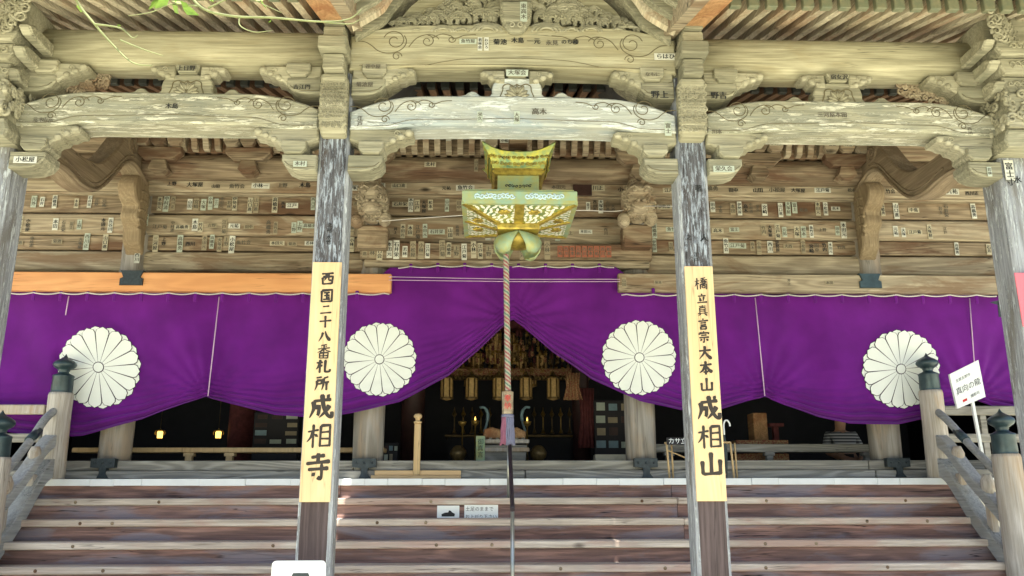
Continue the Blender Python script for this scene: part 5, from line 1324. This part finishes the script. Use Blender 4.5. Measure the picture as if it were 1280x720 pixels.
xa, xb = P(560, 560, 16.5).x, P(712, 560, 16.5).x
MB().box(xa, xb, 16.3, 17.2, FL, FL+.75).build('table_body', 'interior', altar)
MB().box(xa-.06, xb+.06, 16.25, 17.25, FL+.755, FL+.80, c=.01).build('table_top', 'gold_dull', altar)
for px, py, lab in ((578, 531, 'small gilt candle holder left of the altar'), (594, 530, 'tiny gilt candle flame cup behind the rope to the left'), (659, 531, 'gilt lotus dish on a stand right of the bell rope')):
    c_ = P(px, py, 13.2); t = thing('candle_holder', tuple(c_), lab, 'candle holder')
    MB().lathe([(.012, -.35), (.012, -.03), (.05, 0), (.07, .05), (.05, .055)], c_, 12).build('dish', 'gold', t)
    MB().lathe([(.10, FL-c_.z), (.09, FL-c_.z+.05), (.015, FL-c_.z+.1), (.012, -.3)], c_, 12).build('stand', 'gold_dull', t)
    if px != 578: MB().lathe([(.004, .05), (.014, .075), (.002, .12)], c_, 8).build('flame', 'lamp_lit', t)
for px, lab in ((573, 'round ribbed paper lantern on the floor left of the offering box'), (673, 'round ribbed paper lantern on the floor right of the offering box')):
    c_ = P(px, 567, 12.6); t = thing('floor_lantern', tuple(c_-Vector((0, 0, .18))), lab, 'paper lantern', 'ribbed paper lanterns by the offering box')
    MB().lathe([(.05+.075*math.sin(math.pi*i/10)+(.004 if i % 2 else 0), -.12+.024*i) for i in range(11)], c_, 16).build('shade', 'gold_dull', t)
    MB().lathe([(.06, -.16), (.06, -.12)], c_, 12).build('base', 'interior_brown', t)
can = thing('altar_canopy', (P(640, 440, 15.3).x, 15.3, 5.0), 'gold and red hanging canopy of small pendants high over the altar', 'canopy')
rr = random.Random(9)
for row in range(6):
    y_ = 15.25+.05*row; n = 22
    for i in range(n):
        px = 560+150*i/(n-1)+rr.uniform(-2, 2); py = 418+row*8+rr.uniform(-2, 2)
        c_ = P(px, py, y_); g = MB(); m_ = rr.choice(('gold', 'gold_dull', 'brocade', 'maroon'))
        g.lathe([(.008, -.07), (.03, -.05), (.034, -.02), (.02, .0), (.035, .02), (.006, .05)], c_, 7); g.tube([(c_.x, c_.y, c_.z+.04), (c_.x, c_.y, c_.z+.14)], .006, 4)
        g.build('pendant', m_, can)
a_, c_ = P(548, 414, 15.6), P(725, 406, 15.6)
MB().box(a_.x, c_.x, 15.25, 15.7, a_.z, c_.z).build('canopy_top', 'maroon', can)
for i in range(26):
    px = 556+160*i/25; c_ = P(px, 466+rr.uniform(-5, 4), 14.96); g = MB()
    g.tube([(c_.x+a, 14.96, c_.z+h) for a, h in spiral(0, 0, .045, 1.3, rr.uniform(0, 6), 1, 12)], .010, 5); g.build('gilt_scroll', 'gold' if i % 2 else 'brocade', can)
for d in (-1, 1):
    for k in range(5):
        c_ = P(640+d*(28+k*11), 545-k*5, 15.9); g = MB(); g.lathe([(.05, 0), (.03, .04), (.012, .1), (.012, .3), (.05, .36), (.02, .42), (.004, .5)], (c_.x, c_.y, FL+.8), 8)
        tag(g.build('altar_vase', 'gold' if k % 2 else 'gold_dull'), 'slender gilt altar vase, %s from the middle on the %s' % (('first', 'second', 'third', 'fourth', 'fifth')[k], 'left' if d < 0 else 'right'), 'vase', 'gilt vases on the altar table')
# offering box
a_, b_ = P(600, 560, 12.2), P(659, 560, 12.2); zt_ = Z(556, 12.2)
t = thing('offering_box', ((a_.x+b_.x)/2, 12.3, FL), 'slatted grey wooden offering box behind the bell rope', 'offering box')
MB().prism([(a_.x+.04, FL), (b_.x-.04, FL), (b_.x, zt_), (a_.x, zt_)], 'y', 12.2, 12.8, c=.01).build('box_body', 'sill', t)
for i in range(2): MB().box(a_.x-.03, b_.x+.03, 12.16, 12.25, zt_+.02-.12*i, zt_+.08-.12*i, c=.01).build('box_rail', 'newel', t)
for i in range(7):
    x = a_.x+.06+(b_.x-a_.x-.12)*i/6; MB().box(x-.02, x+.02, 12.17, 12.8, zt_+.081, zt_+.10).build('slat', 'sill', t)
tag(MB().prism([(a_.x+.04, zt_+.102), (b_.x-.02, zt_+.102), (b_.x-.0, zt_+.2), (b_.x-.14, zt_+.27), ((a_.x+b_.x)/2, zt_+.22), (a_.x+.18, zt_+.27), (a_.x+.06, zt_+.24)], 'y', 12.4, 12.65, c=.02).build('cushion', 'bark_orange'), 'orange brown cushion lying on top of the offering box', 'cushion')
a_, b_ = P(595, 545, 12.1), P(606, 576, 12.1)
t = MB().box(a_.x, b_.x, 12.1, 12.13, FL+.003, a_.z).build('green_card', 'verdigris', label='narrow green upright notice standing left of the offering box', cat='notice')
g = MB(); g.text('御真言', (a_.x+b_.x)/2, 12.097, (a_.z+b_.z)/2, .09, True, 0); g.build('lettering', 'ink', t)
# timber guard post on a fresh plank at the threshold
xa, xb = X(466, 592, 10.74), X(576, 592, 10.74)
t = thing('guard_post', (X(522, 590, 10.76), 10.77, zf), 'slim yellow post with a knobbed top on a fresh plank at the threshold', 'post')
MB().box(xa-.02, xb, 10.715, 10.785, zf+.003, zf+.045, c=.005).build('base_plank', 'new_block', t)
MB().box(xa+.02, xb, 10.75, 10.785, zf+.047, zf+.105, c=.005).build('base_plank', 'new_block', t)
xg = X(521.5, 560, 10.73); zg = Z(522, 10.73)
MB().box(xg-.042, xg+.042, 10.71, 10.712+.036, zf+.047, zg-.08, c=.006).build('post_shaft', 'pole_wood', t)
MB().lathe([(.04, -.08), (.052, -.07), (.052, -.05), (.03, -.045), (.03, -.02), (.05, .0), (.055, .02), (.04, .045), (.01, .05)], (xg, 10.73, zg), 14).build('post_knob', 'pole_wood', t)
# benches behind the sill
def bench(pa, pb, ya, yb_, Y, mat, legs, label):
    a_, b2 = P(pa, ya, Y), P(pb, yb_, Y)
    t = thing('low_bench', ((a_.x+b2.x)/2, Y, FL), label, 'bench')
    MB().box(a_.x, b2.x, Y, Y+.3, b2.z, a_.z, c=.008).build('seat', mat, t)
    for px in legs:
        x = P(px, 570, Y).x; MB().box(x-.045, x+.045, Y+.01, Y+.1, FL+.003, b2.z-.002, c=.006).build('leg', mat, t)
        MB().box(x-.07, x+.07, Y+.005, Y+.12, b2.z-.05, b2.z-.003, c=.004).build('bracket', mat, t)
bench(90, 480, 559.5, 565.5, 11.6, 'pole_wood', (235, 286, 458), 'long pale low bench behind the sill in the left bay')
bench(815, 1090, 555, 565, 11.6, 'sill', (837, 963, 1086), 'long grey low bench behind the sill in the right bay')
# racks with papers, left and right of the altar
def rack(pa, pb, y0, y1, Y, label, n=4):
    a_, b2 = P(pa, y0, Y), P(pb, y1, Y); t = thing('notice_rack', ((a_.x+b2.x)/2, Y, FL), label, 'rack')
    MB().box(a_.x, b2.x, Y, Y+.06, FL, a_.z, c=.01).build('rack_frame', 'interior', t)
    rr = random.Random(int(pa))
    for i in range(3):
        for j in range(n):
            w_ = (b2.x-a_.x)/3; h_ = (a_.z-b2.z)/n
            x = a_.x+w_*(i+.5); z = a_.z-h_*(j+.5)
            if rr.random() < .75: MB().box(x-w_*.4*rr.uniform(.6, 1), x+w_*.4, Y-.01, Y-.002, z-h_*.36, z+h_*.3*rr.uniform(.3, 1)).build('paper', rr.choice(('paper_g', 'crane', 'paper_b', 'interior_brown')), t)
rack(318, 372, 515, 556, 13, 'black rack with rows of pale papers inside the left bay')
rack(742, 790, 500, 562, 13.5, 'dark shelf with dim papers right of the altar')
rack(480, 497, 553, 577, 13, 'small dark stand with papers beside the left inner hall pillar', 2)
a_, b2 = P(744, 568, 11.5), P(786, 577, 11.5)
t = MB().box(a_.x, b2.x, 11.5, 11.7, FL+.003, a_.z, c=.005).build('slip_box', 'paper_a', label='low cream box with a row of small marks beside the right inner hall pillar', cat='box')
g = MB()
for i in range(12): x = a_.x+.03+(b2.x-a_.x-.06)*i/11; g.box(x-.004, x+.004, 11.496, 11.499, FL+.05, FL+.09)
g.build('marks', 'ink_soft', t)
# right bay furniture
a_, b2 = P(941, 516, 13), P(961, 552, 13); MB().box(a_.x, b2.x, 13, 13.3, FL, a_.z, c=.01).build('cabinet', 'bark_orange', label='tall narrow brown cabinet standing in the right bay', cat='cabinet')
a_, b2 = P(920, 550, 12.2), P(986, 556, 12.2); t = thing('low_table', ((a_.x+b2.x)/2, 12.3, FL), 'low wooden table with red and gold cloth boxes under it in the right bay', 'table')
MB().box(a_.x, b2.x, 12.2, 12.7, b2.z, a_.z, c=.008).build('table_top', 'brocade', t)
for x in (a_.x+.05, b2.x-.05): MB().box(x-.03, x+.03, 12.25, 12.3, FL+.003, b2.z-.003).build('leg', 'interior_brown', t)
for (pa, pb, lab) in ((920, 950, 'red and gold patterned box under the low table, the wider one'), (966, 987, 'red and gold patterned box under the low table, the smaller one on the right')):
    a_, b2 = P(pa, 567, 11.95), P(pb, 576, 11.95); tag(MB().box(a_.x, b2.x, 11.95, 12.15, FL+.003, a_.z, c=.01).build('brocade_box', 'brocade'), lab, 'box')
a_, b2 = P(962, 529, 12.9), P(980, 533, 12.9); t = thing('red_stand', ((a_.x+b2.x)/2, 12.9, FL), 'small dark red stand with a flat top beside the brown cabinet', 'stand')
MB().box(a_.x, b2.x, 12.9, 13.1, b2.z, a_.z).build('top', 'maroon', t); MB().box((a_.x+b2.x)/2-.04, (a_.x+b2.x)/2+.04, 12.95, 13.03, FL+.003, b2.z).build('leg', 'maroon', t)
# person seated inside, mostly behind the curtain
c_ = P(1056, 552, 12.4)
t = thing('person', (c_.x, 12.5, FL), 'person in a striped shirt seated in the dark right bay behind the curtain', 'person')
def skin(name, joints, edges, mat, parent):
    me = bpy.data.meshes.new(name); og = Vector((c_.x, 12.5, FL)); me.from_pydata([tuple(Vector(j[0])) for j in joints], edges, []); me.materials.append(M[mat])
    o = link(name, me, tuple(og), parent)
    md = o.modifiers.new('s', 'SKIN'); sk_ = me.skin_vertices[0].data
    for i, j in enumerate(joints): sk_[i].radius = (j[1], j[1]*(j[2] if len(j) > 2 else 1)); sk_[i].use_root = (i == 0)
    md2 = o.modifiers.new('u', 'SUBSURF'); md2.levels = md2.render_levels = 2; return o
J = [((0, 0, .1), .15), ((0, -.02, .3), .14), ((0, .0, .5), .15, .8), ((0, .02, .62), .06), ((0, .0, .72), .085), ((0, -.01, .82), .09), ((-.2, .02, .55), .06), ((-.27, -.05, .3), .045), ((-.15, -.25, .2), .035), ((.2, .02, .55), .06), ((.27, -.05, .3), .045), ((.15, -.25, .2), .035), ((-.17, -.3, .1), .09), ((-.1, .05, .07), .07), ((.17, -.3, .1), .09), ((.1, .05, .07), .07), ((-.11, -.31, .18), .025), ((.11, -.31, .18), .025)]
skin('body', J, [(0, 1), (1, 2), (2, 3), (3, 4), (4, 5), (2, 6), (6, 7), (7, 8), (2, 9), (9, 10), (10, 11), (0, 12), (12, 13), (0, 14), (14, 15), (8, 16), (11, 17)], 'skin', t)
skin('striped_shirt', [((0, 0, .1), .165), ((0, -.02, .3), .155), ((0, .0, .48), .165, .85), ((0, .01, .57), .09), ((-.2, .02, .55), .075), ((-.26, -.03, .36), .065), ((.2, .02, .55), .075), ((.26, -.03, .36), .065)], [(0, 1), (1, 2), (2, 3), (2, 4), (4, 5), (2, 6), (6, 7)], 'stripe', t)
skin('trousers', [((0, 0, .09), .17), ((-.18, -.3, .1), .10), ((-.1, .05, .07), .08), ((.18, -.3, .1), .10), ((.1, .05, .07), .08)], [(0, 1), (1, 2), (0, 3), (3, 4)], 'interior', t)
MB().ball((c_.x, 12.51, FL+.86), (.10, .11, .09), 14, 8).build('hair', 'hair', t)
# umbrella rack at the top of the steps, right
Yr = 10.66; a_, b2 = P(833, 552, Yr), P(925, 560, Yr)
t = thing('umbrella_rack', ((a_.x+b2.x)/2, Yr, zf), 'thin brass-coloured umbrella rack with a dark sign behind the right inner pillar', 'umbrella rack')
for x in (a_.x, b2.x-.12):
    for y in (Yr-.0,): MB().tube([(x+.02, y-.0, zf+.003), (x, y, Z(553, Yr))], .014, 6).build('leg', 'pole_wood', t)
    MB().tube([(x+.09, Yr+.1, zf+.003), (x+.09, Yr+.12, Z(553, Yr))], .012, 6).build('leg', 'pole_wood', t)
zt_ = Z(553, Yr)
for y in (Yr, Yr+.12): MB().tube([(a_.x, y, zt_), (b2.x-.12, y, zt_)], .012, 6).build('top_bar', 'pole_wood', t)
MB().tube([(a_.x+.01, Yr, zt_-.1), (b2.x-.2, Yr, zf+.05)], .009, 6).build('brace', 'pole_wood', t)
for i in range(8):
    x = a_.x+.05+i*.09; MB().tube([(x, Yr, zt_), (x+.03, Yr+.12, zt_)], .007, 5).build('cross_bar', 'pole_wood', t)
sg = MB().box(a_.x+.0, a_.x+.36, Yr-.02, Yr-.008, zt_-.03, zt_+.06).build('sign_panel', 'interior', t)
g = MB(); g.text('カサ立て', a_.x+.18, Yr-.023, zt_+.015, .082, False, 0); g.build('lettering', 'white_txt', sg)
c_ = P(907, 532, 10.7)
t = thing('umbrella', (c_.x-.03, 10.68, zf), 'furled umbrella with a white hooked handle beside the right lettered board', 'umbrella')
MB().tube(bez([(c_.x-.03, 10.68, c_.z-.12), (c_.x-.03, 10.68, c_.z+.0), (c_.x-.015, 10.68, c_.z+.055), (c_.x+.02, 10.68, c_.z+.065), (c_.x+.045, 10.68, c_.z+.03), (c_.x+.05, 10.68, c_.z-.01)], 6), .011, 8).build('handle', 'white_sign', t)
MB().lathe([(.004, 0), (.012, .08), (.028, .3), (.018, c_.z-zf-.2), (.008, c_.z-zf-.12)], (c_.x-.03, 10.68, zf+.003), 8).build('canopy', 'iron', t)

# ================================================================== tree sprays hanging into the top left
tr = thing('maple_tree', (-5.6, 1.6, 0), 'young tree whose thin pale twigs and fresh leaves hang into the top left', 'tree')
b = MB(); b.tube(bez([(-5.6, 1.6, 0), (-5.5, 1.7, 1.5), (-5.3, 1.9, 3.2), (-4.9, 2.3, 4.6), (-4.4, 2.8, 5.8)], 6), [.13-.0035*i for i in range(25)], 10); b.build('trunk', 'bark', tr)
tw = MB(); tips = []
def twig(pts, r0=.010):
    q = bez(pts, 6); tw.tube(q, [r0*(1-.7*i/(len(q)-1)) for i in range(len(q))], 5); tips.append(q)
root = Vector((-4.4, 2.8, 5.8))
def TP(px, py, Y): return tuple(P(px, py, Y))
twig([root, TP(60, -80, 3.6), TP(92, -5, 4), TP(118, 30, 4.05), TP(140, 55, 4.1), TP(165, 78, 4.1), TP(190, 82, 4.1)])
twig([TP(118, 30, 4.05), TP(150, 35, 4.0), TP(165, 47, 4.0), (TP(172, 44, 4.0))], .006)
twig([TP(150, 50, 4.05), TP(180, 62, 4.1), TP(205, 70, 4.1)], .005)
twig([root, TP(180, -120, 3.8), TP(225, -30, 4.1), TP(250, 8, 4.1), TP(290, 20, 4.1), TP(340, 22, 4.1), TP(400, 27, 4.15), TP(435, 24, 4.2), TP(452, 12, 4.2)], .011)
twig([TP(250, 8, 4.1), TP(215, 5, 4.1), TP(190, 15, 4.1), TP(160, 20, 4.1)], .005)
twig([TP(300, 20, 4.1), TP(300, 32, 4.1), TP(318, 40, 4.1), TP(340, 38, 4.1)], .005)
twig([TP(260, 10, 4.1), TP(300, -6, 4.1), TP(330, 6, 4.1), TP(352, 16, 4.1)], .006)
twig([TP(400, 27, 4.15), TP(436, 30, 4.2), TP(450, 24, 4.2)], .005)
tw.build('twigs', 'twig', tr)
lf = random.Random(5)
lm = MB(); 
for s_ in (-1, 1): lm.add([(0, 0, 0), (0, .07, .004), (s_*.022, .035, -.006)], [(0, 1, 2)])
lm.add([(0, 0, 0), (.022, .035, -.006), (0, .09, .0), (-.022, .035, -.006)], [(0, 1, 2, 3)])
lme = lm.mesh('leaf', 'leaf')
def leaf(p, s=1): 
    o = link('leaf', lme, tuple(p), tr); o.rotation_euler = (lf.uniform(-1, 1), lf.uniform(-1, 1), lf.uniform(0, 6.3)); o.scale = (s, s, s)
for (px, py) in ((214, 1), (219, 3), (222, 8), (217, 6), (226, 1), (212, -3), (228, 10), (325, -2), (330, 0), (320, 1), (200, -4), (265, -3), (340, 24), (150, 33), (100, 5)):
    leaf(P(px, py, 4.08), lf.uniform(.8, 1.3) if py < 12 else .5)
for q in range(60):
    leaf(root+Vector((lf.uniform(-.9, .9), lf.uniform(-.9, .6), lf.uniform(-.1, .9))), lf.uniform(.9, 1.6))

print('SLIPS', NSLIP[0])
